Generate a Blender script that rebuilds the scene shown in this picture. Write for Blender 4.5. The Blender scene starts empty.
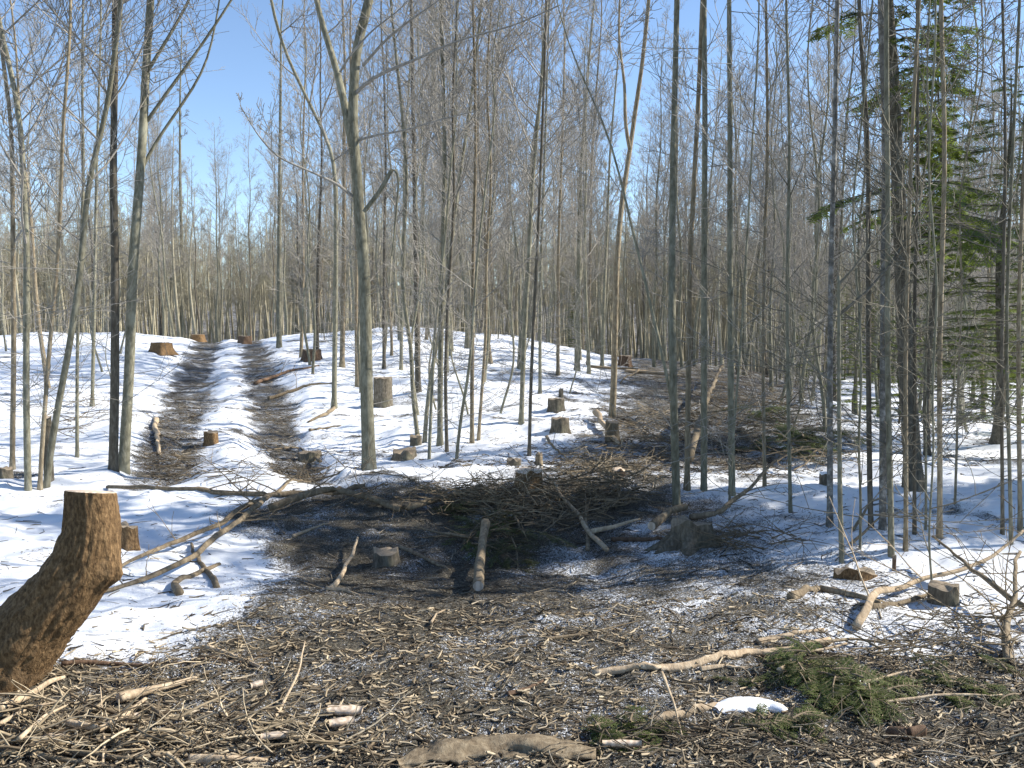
import bpy, math, random
import numpy as np
from mathutils import Vector
R = math.radians
random.seed(7); RNG = np.random.default_rng(7)
sc = bpy.context.scene
COL = sc.collection

# ------------------------------------------------------------------ camera
F = 900.0; CAMZ = 1.6; PITCH = math.atan(64 / F)
cam = bpy.data.objects.new('camera', bpy.data.cameras.new('camera')); COL.objects.link(cam)
cam.data.sensor_width = 36; cam.data.lens = 36 * F / 1024
cam.data.clip_start = .05; cam.data.clip_end = 1500
cam.location = (0, 0, CAMZ); cam.rotation_euler = (math.pi / 2 - PITCH, 0, 0)
sc.camera = cam
# ------------------------------------------------------------------ light
SUN_EL = R(36); SUN_AZ = R(8)        # azimuth: from +X turned towards +Y (behind the scene)
w = bpy.data.worlds.new('World'); sc.world = w; w.use_nodes = True
nt = w.node_tree; bg = nt.nodes['Background']
sky = nt.nodes.new('ShaderNodeTexSky'); sky.sky_type = 'NISHITA'; sky.sun_disc = False
sky.sun_elevation = SUN_EL; sky.sun_rotation = R(90) - SUN_AZ
sky.air_density = .9; sky.dust_density = .0; sky.ozone_density = 2.0; sky.altitude = 900
nt.links.new(sky.outputs[0], bg.inputs[0]); bg.inputs[1].default_value = .135
sun = bpy.data.objects.new('sun', bpy.data.lights.new('sun', 'SUN')); COL.objects.link(sun)
sun.data.energy = 5.0; sun.data.angle = R(.53); sun.data.color = (1, .94, .84)
sd = Vector((math.cos(SUN_EL) * math.cos(SUN_AZ), math.cos(SUN_EL) * math.sin(SUN_AZ), math.sin(SUN_EL)))
sun.rotation_euler = sd.to_track_quat('Z', 'Y').to_euler(); sun.location = sd * 40
sc.view_settings.view_transform = 'Standard'; sc.view_settings.look = 'None'
sc.view_settings.gamma = 1; sc.view_settings.exposure = .75
sc.render.engine = 'CYCLES'
sc.cycles.max_bounces = 5; sc.cycles.diffuse_bounces = 3; sc.cycles.transparent_max_bounces = 4

# ------------------------------------------------------------------ helpers
_tab = RNG.random((256, 256))
def vnoise(x, y, s=0):
    x = np.asarray(x, float) + s * 17.3; y = np.asarray(y, float) + s * 9.7
    xi = np.floor(x).astype(int); yi = np.floor(y).astype(int)
    fx = x - xi; fy = y - yi; fx = fx * fx * (3 - 2 * fx); fy = fy * fy * (3 - 2 * fy)
    a = _tab[xi & 255, yi & 255]; b = _tab[(xi + 1) & 255, yi & 255]
    c = _tab[xi & 255, (yi + 1) & 255]; d = _tab[(xi + 1) & 255, (yi + 1) & 255]
    return (a * (1 - fx) + b * fx) * (1 - fy) + (c * (1 - fx) + d * fx) * fy * 1.0
def fbm(x, y, o=4, s=0):
    t = 0; a = .5; n = 0
    for k in range(o):
        t = t + a * (vnoise(x * 2 ** k, y * 2 ** k, s + k) - .5); n += a; a *= .55
    return t / n * 2
def sstep(a, b, x):
    t = np.clip((np.asarray(x, float) - a) / (b - a), 0, 1); return t * t * (3 - 2 * t)

CR_PX = [-900, -400, 0, 110, 212, 312, 400, 512, 600, 680, 780, 900, 1024, 1400, 2000]
CR_Z = [.9, .9, 1.0, 1.15, .78, 1.1, 1.38, 1.05, .15, -.1, -.9, -1.15, -1.25, -1.3, -1.3]
def to_px(x, y, z):
    cy = y * math.cos(PITCH) - (z - CAMZ) * math.sin(PITCH)      # depth
    cz = y * math.sin(PITCH) + (z - CAMZ) * math.cos(PITCH)      # up
    cy = np.maximum(cy, .3)
    return 512 + F * x / cy, 384 - F * cz / cy
RUT_A = ([330, 345, 360, 400, 440, 470, 485], [212, 207, 198, 186, 172, 165, 150], [17, 21, 26, 36, 44, 46, 38])
RUT_B = ([330, 345, 360, 400, 440, 470, 490], [248, 254, 258, 268, 280, 300, 330], [12, 18, 24, 33, 33, 34, 36])
def rutmask(x, y, z):
    px, row = to_px(x, y, z)
    px = px + 9 * fbm(x * 1.3, y * 1.3, 3, 40)
    px = px + 9 * fbm(x * 4, y * 4, 3, 44)
    m = 0
    for rr, cc, hw in (RUT_A, RUT_B):
        c = np.interp(row, rr, cc); h = np.interp(row, rr, hw)
        m = np.maximum(m, (1 - sstep(.35, 1.35, np.abs(px - c) / h)) * sstep(326, 336, row) * (1 - sstep(470, 500, row)) * (y > 6))
    return m
def Hbase(x, y):
    x = np.asarray(x, float); y = np.asarray(y, float)
    yy = np.maximum(y, 3.0); u = 512 + F * x / np.maximum(yy, 12)
    cz = np.interp(u, CR_PX, CR_Z)
    t = np.clip((yy - 12) / 24, 0, 1); t = t ** 1.25
    right = sstep(700, 900, u)
    h = cz * t * (1 - right) + right * cz * sstep(9, 30, yy)
    back = sstep(35, 62, yy) * np.interp(u, [-900, 600, 800, 2000], [-2.9, -2.2, -1.0, -1.0]) + .085 * np.clip(yy - 70, 0, 110)
    h = h + back
    h = h - .2 * np.exp(-((x + .3) / 2.6) ** 2 - ((y - 6.3) / 1.15) ** 2)
    h = h + .10 * np.exp(-((x + .6) / 2.0) ** 2 - ((y - 8.6) / .7) ** 2)
    h = h + .16 * fbm(x * .35, y * .35, 2, 3) * sstep(5, 12, yy)
    h = h + .1 * np.exp(-((x - 2.9) / 1.4) ** 2 - ((y - 6.4) / .8) ** 2)
    return h
def H(x, y):
    x = np.asarray(x, float); y = np.asarray(y, float)
    b = Hbase(x, y); m = debris(x, y, b)
    rut = rutmask(x, y, b)
    h = b + .11 * (1 - .55 * m) * fbm(x * 1.1, y * 1.1, 3, 8) - .11 * rut
    h = h + .05 * fbm(x * 4.5, y * 4.5, 3, 11) * (1 - .3 * m) + m * .02 * fbm(x * 16, y * 16, 2, 14)
    return h
TR = [330, 350, 370, 390, 410, 430, 450, 470, 490, 510, 530, 560, 590, 620, 650, 680, 720, 768]
TM = """21122221126776666
21122111127786555
11111111128886444
11111211138885333
22111111138885333
22211111148886322
11221111267886222
11231112588663222
11112568998322111
00115999998532211
00117899997653211
00116999976775422
00113899987775432
00127999887776444
12248888888876555
88888888888888888
99998888888888899
99999999999999999""".split()
def _bare(x, y):
    return .55 * sstep(.14, .45, fbm(x * .9, y * 1.6, 4, 60)) + .3 * sstep(.2, .45, fbm(x * 2.6, y * 3.4, 3, 66))
TM = np.array([[int(c) for c in r] for r in TM]) / 9.0
def debris(x, y, z):
    px, row = to_px(x, y, z)
    px = px + 60 * fbm(x * 1.6, y * 1.6, 3, 21) * np.clip(8 / np.maximum(y, 1), .2, 1.2)
    row = row + 26 * fbm(x * 1.4, y * 1.4, 3, 25) * np.clip(8 / np.maximum(y, 1), .12, 1.2)
    ri = np.interp(row, TR, np.arange(len(TR))); ci = np.clip(px / 64, 0, 15.999)
    r0 = np.minimum(ri.astype(int), len(TR) - 2); c0 = ci.astype(int); fr = ri - r0; fc = ci - c0
    v = (TM[r0, c0] * (1 - fc) + TM[r0, c0 + 1] * fc) * (1 - fr) + (TM[r0 + 1, c0] * (1 - fc) + TM[r0 + 1, c0 + 1] * fc) * fr
    v = np.where(y > 38, np.maximum(v, np.interp(y, [38, 50, 80], [.3, .75, .85])), v)
    v = np.where(y < 1.5, .9, v + _bare(x, y) * (1 - v) * sstep(3.5, 8, y))
    return np.clip(np.maximum(v, rutmask(x, y, z) * .86), 0, 1)
_Y = np.concatenate([np.linspace(1.6, 14, 1500), np.linspace(14.02, 90, 1500)])
def G(px, row):
    """ground point seen at a pixel"""
    dx = (px - 512) / F; dy = -(row - 384) / F
    fy = math.cos(PITCH) + dy * math.sin(PITCH); fz = -math.sin(PITCH) + dy * math.cos(PITCH)
    t = _Y / fy; xs = dx * t; zs = CAMZ + fz * t
    hs = H(xs, _Y); k = np.argmax(zs < hs)
    if zs[k] >= hs[k]: k = len(_Y) - 1
    return Vector((xs[k], _Y[k], hs[k]))
def at(px, row, Y):
    dx = (px - 512) / F; dy = -(row - 384) / F
    fy = math.cos(PITCH) + dy * math.sin(PITCH); fz = -math.sin(PITCH) + dy * math.cos(PITCH)
    t = Y / fy
    return Vector((dx * t, Y, CAMZ + fz * t))
def gz(x, y): return float(H(np.array([x]), np.array([y]))[0])

def mesh_np(name, V, faces_list, mats, tint=None, smooth=True, matidx=None):
    """faces_list: list of (F,k) int arrays"""
    me = bpy.data.meshes.new(name)
    nv = len(V); me.vertices.add(nv); me.vertices.foreach_set('co', np.asarray(V, np.float32).ravel())
    tot = sum(f.size for f in faces_list); nf = sum(len(f) for f in faces_list)
    me.loops.add(tot); me.loops.foreach_set('vertex_index', np.concatenate([f.ravel() for f in faces_list]).astype(np.int32))
    st = []; s = 0
    for f in faces_list:
        st.append(s + np.arange(len(f)) * f.shape[1]); s += f.size
    me.polygons.add(nf); me.polygons.foreach_set('loop_start', np.concatenate(st).astype(np.int32))
    me.update(calc_edges=True)
    if smooth: me.polygons.foreach_set('use_smooth', np.ones(nf, bool))
    for m in mats: me.materials.append(m)
    if matidx is not None: me.polygons.foreach_set('material_index', matidx.astype(np.int32))
    if tint is not None:
        a = me.attributes.new('tint', 'FLOAT', 'POINT'); a.data.foreach_set('value', np.asarray(tint, np.float32))
    return me
def link(name, me, parent=None, loc=None):
    o = bpy.data.objects.new(name, me); COL.objects.link(o)
    if parent is not None: o.parent = parent
    if loc is not None: o.location = loc
    return o
def tag(o, label, cat, group=None, kind=None):
    if label: o['label'] = label
    if cat: o['category'] = cat
    if group: o['group'] = group
    if kind: o['kind'] = kind
    return o

class Tubes:
    def __init__(s): s.g = {}
    def add(s, pts, rad, sides=3, tint=.5):
        s.g.setdefault((len(pts), sides), []).append((pts, rad, tint))
    def arrays(s):
        Vs = []; Fs = []; Ts = []; off = 0
        for (n, k), L in s.g.items():
            P = np.array([[tuple(p) for p in l[0]] for l in L], float)          # M,n,3
            Rr = np.array([l[1] for l in L], float); T = np.array([l[2] for l in L], float)
            M = len(L)
            D = np.gradient(P, axis=1); D /= np.linalg.norm(D, axis=2, keepdims=True) + 1e-9
            ov = P[:, -1] - P[:, 0]; ov /= np.linalg.norm(ov, axis=1, keepdims=True) + 1e-9
            ref = np.where(np.abs(ov[:, 2:3]) > .8, np.array([[1., 0, 0]]), np.array([[0, 0, 1.]]))[:, None, :]
            A = np.cross(D, ref); A /= np.linalg.norm(A, axis=2, keepdims=True) + 1e-9
            B = np.cross(D, A)
            an = np.arange(k) / k * 2 * np.pi
            V = P[:, :, None, :] + Rr[:, :, None, None] * (np.cos(an)[None, None, :, None] * A[:, :, None, :] + np.sin(an)[None, None, :, None] * B[:, :, None, :])
            Vs.append(V.reshape(-1, 3)); Ts.append(np.repeat(T, n * k))
            i = np.arange(n - 1)[:, None] * k; j = np.arange(k)[None, :]; j2 = (j + 1) % k
            q = np.stack([i + j, i + j2, i + k + j2, i + k + j], -1).reshape(-1, 4)
            Fs.append((q[None] + (np.arange(M) * n * k)[:, None, None] + off).reshape(-1, 4)); off += M * n * k
        return np.concatenate(Vs), np.concatenate(Fs), np.concatenate(Ts)
    def mesh(s, name, mat, smooth=True):
        V, Fa, T = s.arrays(); return mesh_np(name, V, [Fa], [mat], T, smooth)
    def obj(s, name, mat, parent=None, loc=None): return link(name, s.mesh(name, mat), parent, loc)

# ------------------------------------------------------------------ materials
def newmat(name, rough=.85):
    m = bpy.data.materials.new(name); m.use_nodes = True; n = m.node_tree
    b = n.nodes['Principled BSDF']; b.inputs['Roughness'].default_value = rough
    b.inputs['Specular IOR Level'].default_value = .25
    return m, n, b
def N(n, t, **k):
    x = n.nodes.new(t)
    for a, v in k.items():
        if a in x.inputs: x.inputs[a].default_value = v
        else: setattr(x, a, v)
    return x
def noise(n, vec, scale, detail=4, rough=.6):
    x = N(n, 'ShaderNodeTexNoise', Scale=scale, Detail=detail, Roughness=rough)
    if vec is not None: n.links.new(vec, x.inputs['Vector'])
    return x.outputs['Fac']
def mapping(n, src, scale=(1, 1, 1), rot=(0, 0, 0)):
    m = n.nodes.new('ShaderNodeMapping'); m.inputs['Scale'].default_value = scale; m.inputs['Rotation'].default_value = rot
    n.links.new(src, m.inputs['Vector']); return m.outputs[0]
def ramp(n, fac, stops):
    r = n.nodes.new('ShaderNodeValToRGB'); n.links.new(fac, r.inputs[0]); e = r.color_ramp.elements
    while len(e) < len(stops): e.new(.5)
    for q, (p, c) in zip(e, stops):
        q.position = p; q.color = (c, c, c, 1) if isinstance(c, (int, float)) else (*c, 1)
    return r.outputs[0]
def mix(n, fac, a, b, mode='MIX'):
    x = n.nodes.new('ShaderNodeMix'); x.data_type = 'RGBA'; x.blend_type = mode
    for s, v in ((x.inputs[0], fac), (x.inputs[6], a), (x.inputs[7], b)):
        if hasattr(v, 'links') or hasattr(v, 'is_linked'): n.links.new(v, s)
        else: s.default_value = v if not isinstance(v, tuple) else (*v, 1)
    return x.outputs[2]
def math_(n, op, a, b=0.0, clamp=False):
    x = n.nodes.new('ShaderNodeMath'); x.operation = op; x.use_clamp = clamp
    for s, v in ((x.inputs[0], a), (x.inputs[1], b)):
        if isinstance(v, (int, float)): s.default_value = v
        else: n.links.new(v, s)
    return x.outputs[0]
def bump(n, b, h, strength=.5, dist=.01):
    x = N(n, 'ShaderNodeBump', Strength=strength, Distance=dist); n.links.new(h, x.inputs['Height']); n.links.new(x.outputs[0], b.inputs['Normal'])

def bark_mat(name, dark, mid, light, scale=1, patch=.5, stretch=.18, rnd=.35, bdist=.01, patchcol=None):
    m, n, b = newmat(name, .9)
    tc = n.nodes.new('ShaderNodeTexCoord').outputs['Object']
    oi = n.nodes.new('ShaderNodeObjectInfo').outputs['Random']
    v1 = mapping(n, tc, (scale, scale, scale * stretch))
    f = noise(n, v1, 38, 6, .65); g = noise(n, tc, 3.5 * scale, 4, .6)
    c = ramp(n, f, [(.25, dark), (.5, mid), (.75, light)])
    pc = patchcol or light
    c = mix(n, ramp(n, g, [(patch, 0.), (patch + .18, .75)]), c, pc)
    tn = n.nodes.new('ShaderNodeAttribute'); tn.attribute_name = 'tint'
    fac = math_(n, 'ADD', math_(n, 'MULTIPLY', oi, rnd), math_(n, 'ADD', 1 - rnd / 2 - .15, math_(n, 'MULTIPLY', tn.outputs['Fac'], .3)))
    cc = n.nodes.new('ShaderNodeCombineColor')
    for i in range(3): n.links.new(fac, cc.inputs[i])
    c = mix(n, 1.0, c, cc.outputs[0], 'MULTIPLY')
    n.links.new(c, b.inputs['Base Color']); bump(n, b, f, .7, bdist)
    return m
M_BARK = bark_mat('grey_bark', (.085, .077, .05), (.20, .187, .13), (.35, .33, .25), 1, .52, .3, patchcol=(.32, .31, .23))
M_BARKD = bark_mat('dark_bark', (.05, .04, .03), (.11, .095, .07), (.21, .19, .15), 1, .6, .3)
M_BARKR = bark_mat('reddish_bark', (.10, .075, .045), (.25, .20, .13), (.40, .35, .25), 1, .62, .3)
M_BIRCH = bark_mat('pale_flecked_bark', (.05, .045, .04), (.16, .15, .13), (.5, .48, .44), .6, .55, .8, patchcol=(.45, .43, .4))
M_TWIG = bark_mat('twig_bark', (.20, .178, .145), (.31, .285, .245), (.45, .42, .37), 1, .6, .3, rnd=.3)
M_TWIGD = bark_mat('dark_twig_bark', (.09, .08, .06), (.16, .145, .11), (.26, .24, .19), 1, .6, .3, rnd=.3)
M_TWIGF = bark_mat('far_twig_bark', (.18, .16, .112), (.33, .30, .215), (.46, .43, .32), 1, .6, .3, rnd=.45)
M_STUMP = bark_mat('stump_bark', (.03, .018, .009), (.165, .10, .047), (.38, .245, .12), 1.9, .58, .5, bdist=.02, patchcol=(.27, .18, .10))
M_STUMPG = bark_mat('old_stump_bark', (.045, .038, .028), (.13, .11, .08), (.25, .22, .17), 1, .55, .4, bdist=.02, patchcol=(.12, .125, .08))
M_DEAD = bark_mat('bleached_wood', (.22, .16, .10), (.42, .32, .21), (.60, .50, .36), 1, .65, .25)
M_LOG = bark_mat('log_bark', (.09, .065, .04), (.20, .155, .10), (.34, .28, .19), 1, .6, .3)
M_RED = bark_mat('red_brown_bark', (.045, .028, .018), (.13, .082, .052), (.25, .17, .11), 1, .7, .3)

def wood_mat(name, c0, c1):
    m, n, b = newmat(name, .8)
    tc = n.nodes.new('ShaderNodeTexCoord').outputs['Object']
    wv = n.nodes.new('ShaderNodeTexWave'); wv.wave_type = 'RINGS'; wv.rings_direction = 'Z'
    wv.inputs['Scale'].default_value = 14; wv.inputs['Distortion'].default_value = 2.5; wv.inputs['Detail'].default_value = 3
    n.links.new(tc, wv.inputs['Vector'])
    g = noise(n, tc, 30, 5, .7)
    c = mix(n, wv.outputs['Fac'], c0, c1); c = mix(n, ramp(n, g, [(.45, 0.), (.75, .6)]), c, tuple(v * .5 for v in c0))
    n.links.new(c, b.inputs['Base Color']); bump(n, b, g, .5, .004)
    return m
M_CUT = wood_mat('fresh_cut_wood', (.52, .40, .29), (.72, .60, .47))
M_CUTO = wood_mat('weathered_cut_wood', (.24, .19, .135), (.29, .235, .17))

def needle_mat(name, a, bcol):
    m, n, b = newmat(name, .6)
    tc = n.nodes.new('ShaderNodeTexCoord').outputs['Object']
    g = noise(n, tc, 2.2, 3, .6); tn = n.nodes.new('ShaderNodeAttribute'); tn.attribute_name = 'tint'
    f = math_(n, 'ADD', math_(n, 'MULTIPLY', g, .7), math_(n, 'MULTIPLY', tn.outputs['Fac'], .5), True)
    n.links.new(ramp(n, f, [(.3, a), (.8, bcol)]), b.inputs['Base Color'])
    # thin needles let some light through
    tr = n.nodes.new('ShaderNodeBsdfTranslucent'); n.links.new(ramp(n, f, [(.3, a), (.8, bcol)]), tr.inputs[0])
    mx = n.nodes.new('ShaderNodeMixShader'); mx.inputs[0].default_value = .35
    n.links.new(b.outputs[0], mx.inputs[1]); n.links.new(tr.outputs[0], mx.inputs[2])
    n.links.new(mx.outputs[0], n.nodes['Material Output'].inputs[0])
    return m
M_NEEDLE = needle_mat('hemlock_needles', (.05, .08, .012), (.22, .28, .045))
M_BOUGH = needle_mat('cut_bough_needles', (.03, .045, .012), (.13, .17, .045))

# snow
def snow_mat():
    m, n, b = newmat('snow', .6)
    tc = n.nodes.new('ShaderNodeTexCoord').outputs['Object']
    n.links.new(ramp(n, noise(n, tc, 9, 5), [(.3, (.78, .80, .83)), (.7, (.88, .89, .91))]), b.inputs['Base Color'])
    bump(n, b, noise(n, tc, 30, 5), .4, .01)
    return m
M_SNOW = snow_mat()

# ground: snow and woody debris, mask stored per vertex
def ground_mat():
    m, n, b = newmat('snowy_forest_ground', .85)
    tc = n.nodes.new('ShaderNodeTexCoord').outputs['Object']
    at_ = n.nodes.new('ShaderNodeAttribute'); at_.attribute_name = 'debris'; d = at_.outputs['Fac']
    n1 = noise(n, tc, 75, 8, .75)
    n2 = noise(n, mapping(n, tc, (1, 3.2, 1), (0, 0, .5)), 70, 5, .7)
    n3 = noise(n, mapping(n, tc, (3.4, 1, 1), (0, 0, .2)), 60, 5, .7)
    n5 = noise(n, tc, 2.6, 4, .6)
    fine = math_(n, 'MULTIPLY', math_(n, 'ADD', math_(n, 'ADD', n1, n2), n3), 1 / 3)
    thr = math_(n, 'ADD', math_(n, 'ADD', math_(n, 'MULTIPLY', fine, 2.7), math_(n, 'MULTIPLY', n5, .75)), math_(n, 'MULTIPLY', d, .62))
    mask = ramp(n, thr, [(0.0, 0.), (1.0, 1.)])
    mr = n.nodes.new('ShaderNodeMapRange'); mr.inputs['From Min'].default_value = 2.14; mr.inputs['From Max'].default_value = 2.24
    n.links.new(thr, mr.inputs['Value']); mask = mr.outputs[0]
    vo = n.nodes.new('ShaderNodeTexVoronoi'); vo.inputs['Scale'].default_value = 70
    dist = n.nodes.new('ShaderNodeVectorMath'); dist.operation = 'ADD'
    nz = n.nodes.new('ShaderNodeTexNoise'); nz.inputs['Scale'].default_value = 12; n.links.new(tc, nz.inputs['Vector'])
    sc_ = n.nodes.new('ShaderNodeVectorMath'); sc_.operation = 'SCALE'; sc_.inputs['Scale'].default_value = .25
    n.links.new(nz.outputs['Color'], sc_.inputs[0]); n.links.new(tc, dist.inputs[0]); n.links.new(sc_.outputs[0], dist.inputs[1])
    n.links.new(mapping(n, dist.outputs[0], (1, 2.4, 1), (0, 0, .9)), vo.inputs['Vector'])
    sep = n.nodes.new('ShaderNodeSeparateColor'); n.links.new(vo.outputs['Color'], sep.inputs[0])
    dc = ramp(n, sep.outputs[0], [(0, (.025, .021, .017)), (.3, (.07, .06, .047)), (.5, (.17, .15, .115)), (.68, (.07, .075, .04)), (.85, (.26, .23, .17)), (1, (.50, .45, .36))])
    dc2 = ramp(n, n1, [(.3, (.022, .019, .015)), (.5, (.095, .082, .063)), (.68, (.32, .28, .22))])
    dc = mix(n, .5, dc, dc2)
    snow = ramp(n, n5, [(.3, (.76, .79, .83)), (.7, (.88, .89, .91))])
    c = mix(n, mask, snow, dc)
    n.links.new(c, b.inputs['Base Color'])
    hh = math_(n, 'ADD', math_(n, 'MULTIPLY', fine, math_(n, 'ADD', .35, math_(n, 'MULTIPLY', mask, 1.2))), math_(n, 'MULTIPLY', sep.outputs[1], math_(n, 'MULTIPLY', mask, .25)))
    bump(n, b, hh, .9, .04)
    return m
M_GROUND = ground_mat()

# ------------------------------------------------------------------ ground sheet
def build_ground():
    nx, ny = 900, 900
    s = np.linspace(-1, 1, nx); x = np.sinh(s * 5.6) / np.sinh(5.6) * 420
    s = np.linspace(-1, 1, ny) ; y = 5.5 + np.sinh(s * 5.6) / np.sinh(5.6) * 420
    X, Y = np.meshgrid(x, y); X = X.ravel(); Y = Y.ravel()
    Z = H(X, Y); D = debris(X, Y, Hbase(X, Y))
    V = np.stack([X, Y, Z], 1)
    i = np.arange(ny - 1)[:, None] * nx; j = np.arange(nx - 1)[None, :]
    q = np.stack([i + j, i + j + 1, i + nx + j + 1, i + nx + j], -1).reshape(-1, 4)
    me = mesh_np('ground', V, [q], [M_GROUND])
    a = me.attributes.new('debris', 'FLOAT', 'POINT'); a.data.foreach_set('value', D.astype(np.float32))
    o = link('ground', me); o['kind'] = 'structure'
build_ground()

# ------------------------------------------------------------------ bare trees
rr = random.Random(11)
def vadd(a, b, k=1.0): return (a[0] + b[0] * k, a[1] + b[1] * k, a[2] + b[2] * k)
def vn(a):
    l = math.sqrt(a[0] ** 2 + a[1] ** 2 + a[2] ** 2) + 1e-9; return (a[0] / l, a[1] / l, a[2] / l)
def grow(T, p, d, L, r, lev, maxlev, up=.10, dens=1.0, rmin=.0035, wk=1.0):
    n = (7, 6, 4, 3)[min(lev, 3)]
    st = L / (n - 1); pts = [p]; wig = (.10, .14, .2, .25)[min(lev, 3)] * wk
    for i in range(n - 1):
        d = vn((d[0] + rr.uniform(-wig, wig), d[1] + rr.uniform(-wig, wig), d[2] + rr.uniform(-wig, wig) * .8 + up))
        p = vadd(p, d, st); pts.append(p)
    rad = [max(r * (1 - .8 * i / (n - 1)), rmin) for i in range(n)]
    T.add(pts, rad, 4 if lev == 0 and r > .012 else 3, rr.random())
    if lev >= maxlev: return
    nc = int(dens * ((5 + L * 2.6), (3 + L * 3.2), (2 + L * 5))[min(lev, 2)] + rr.random())
    for k in range(nc):
        t = rr.uniform(.15, 1.0); f = t * (n - 1); i = min(int(f), n - 2); g = f - i
        q = tuple(pts[i][j] * (1 - g) + pts[i + 1][j] * g for j in range(3))
        a = vn(tuple(pts[i + 1][j] - pts[i][j] for j in range(3)))
        s = vn((rr.gauss(0, 1), rr.gauss(0, 1), rr.gauss(0, 1))); dt = sum(s[j] * a[j] for j in range(3))
        s = vn(tuple(s[j] - a[j] * dt for j in range(3)))
        an = rr.uniform(.5, 1.0)
        dd = vn(tuple(a[j] * math.cos(an) + s[j] * math.sin(an) for j in range(3)))
        grow(T, q, dd, L * rr.uniform(.32, .58) * (1.15 - .55 * t), max(r * .5, rmin), lev + 1, maxlev, up, dens, rmin, wk)
def resample(pts, rad, n):
    P = np.array([tuple(p) for p in pts], float); r = np.array(rad, float)
    s = np.concatenate([[0], np.cumsum(np.linalg.norm(np.diff(P, axis=0), axis=1))]); u = np.linspace(0, s[-1], n)
    # smooth (Catmull-like through fine linear + box blur)
    Q = np.stack([np.interp(u, s, P[:, i]) for i in range(3)], 1); q = np.interp(u, s, r)
    for _ in range(2):
        Q[1:-1] = (Q[:-2] + 2 * Q[1:-1] + Q[2:]) / 4
    return Q, q
def trunk_mesh(name, Q, q, mat, sides=12, rough=.10, flare=.45, cap=False):
    n = len(Q); D = np.gradient(Q, axis=0); D /= np.linalg.norm(D, axis=1, keepdims=True)
    ref = np.array([1., 0, 0]); A = np.cross(D, ref); A /= np.linalg.norm(A, axis=1, keepdims=True); B = np.cross(D, A)
    an = np.arange(sides) / sides * 2 * np.pi; sd_ = rr.random() * 100
    s = np.concatenate([[0], np.cumsum(np.linalg.norm(np.diff(Q, axis=0), axis=1))])
    rn = vnoise(np.cos(an)[None] * 1.5 + sd_, np.sin(an)[None] * 1.5 + s[:, None] * 2.2 + sd_) - .5
    rad = q[:, None] * (1 + rough * 2 * rn)
    fl = flare * np.exp(-s / max(q[0] * 2.0, .05))[:, None] * (1 + .5 * np.sin(an * 4 + sd_)[None])
    rad = rad * (1 + fl)
    V = Q[:, None] + rad[:, :, None] * (np.cos(an)[None, :, None] * A[:, None] + np.sin(an)[None, :, None] * B[:, None])
    V = V.reshape(-1, 3); i = np.arange(n - 1)[:, None] * sides; j = np.arange(sides)[None]; j2 = (j + 1) % sides
    fs = [np.stack([i + j, i + j2, i + sides + j2, i + sides + j], -1).reshape(-1, 4)]
    if cap: fs += [np.arange((n - 1) * sides, n * sides)[None], np.arange(sides)[::-1][None]]
    return mesh_np(name, V, fs, [mat], np.full(len(V), .5))
def crown_along(T, Q, q, z0, maxlev, count, Lmax, dens=1.0, rmin=.0035, ang=(.55, 1.1), up=.10, lowtwigs=0):
    s = np.concatenate([[0], np.cumsum(np.linalg.norm(np.diff(Q, axis=0), axis=1))]); tot = s[-1]
    for k in range(count):
        t = z0 + (1 - z0) * (k + rr.random()) / count; u = t * tot
        p = tuple(np.interp(u, s, Q[:, i]) for i in range(3)); r = float(np.interp(u, s, q))
        az = rr.uniform(0, 2 * math.pi); el = rr.uniform(*ang)      # angle from vertical
        d = (math.sin(el) * math.cos(az), math.sin(el) * math.sin(az), math.cos(el))
        prof = min(1, (t - z0) / .25 + .45) * (1.12 - .85 * t)
        L = Lmax * prof * rr.uniform(.6, 1.15)
        grow(T, p, d, L, max(min(r * .5, .004 + L * .008), rmin), 0, maxlev, up, dens, rmin)
    for k in range(lowtwigs):
        u = rr.uniform(.06, z0) * tot; p = tuple(np.interp(u, s, Q[:, i]) for i in range(3))
        az = rr.uniform(0, 2 * math.pi); el = rr.uniform(.9, 1.6)
        grow(T, p, (math.sin(el) * math.cos(az), math.sin(el) * math.sin(az), math.cos(el)), rr.uniform(.25, 1.1), .005, 1, 2, .03, .7, rmin)

def proto(h, r, count, Lmax, maxlev=2, z0=.3, dens=1.0, rmin=.0045, bark=M_BARK, twig=M_TWIG, fork=False, sway=.25, low=6):
    n = 26; Q = np.zeros((n, 3)); t = np.linspace(0, 1, n)
    ax, ay = rr.uniform(-sway, sway), rr.uniform(-sway, sway); p1, p2 = rr.random() * 6, rr.random() * 6
    Q[:, 0] = ax * np.sin(t * 3.1 + p1) - ax * math.sin(p1) + .06 * np.sin(t * 17 + p2)
    Q[:, 1] = ay * np.sin(t * 2.7 + p2) - ay * math.sin(p2) + .06 * np.sin(t * 14 + p1)
    Q[:, 0] -= Q[0, 0]; Q[:, 1] -= Q[0, 1]
    Q[:, 2] = -.15 + t * h; q = np.maximum(r * (1 - .88 * t ** .9), .008)
    tm = trunk_mesh('trunk', Q, q, bark, 9)
    T = Tubes(); crown_along(T, Q, q, z0, maxlev, count, Lmax, dens, rmin, lowtwigs=low)
    if fork:
        k = int(n * rr.uniform(.3, .5)); az = rr.uniform(0, 6.28)
        m = 14; u = np.linspace(0, 1, m); hh = (h - Q[k, 2]) * .85
        Q2 = np.stack([Q[k, 0] + math.cos(az) * (.9 * u ** .7) * hh * .16, Q[k, 1] + math.sin(az) * (.9 * u ** .7) * hh * .16, Q[k, 2] + u * hh], 1)
        q2 = np.maximum(q[k] * .75 * (1 - .85 * u), .008)
        T.add([tuple(v) for v in Q2], list(q2), 6, .5); crown_along(T, Q2, q2, .15, maxlev, count // 2, Lmax * .8, dens, rmin)
    return tm, T.mesh('crown', twig)

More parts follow.
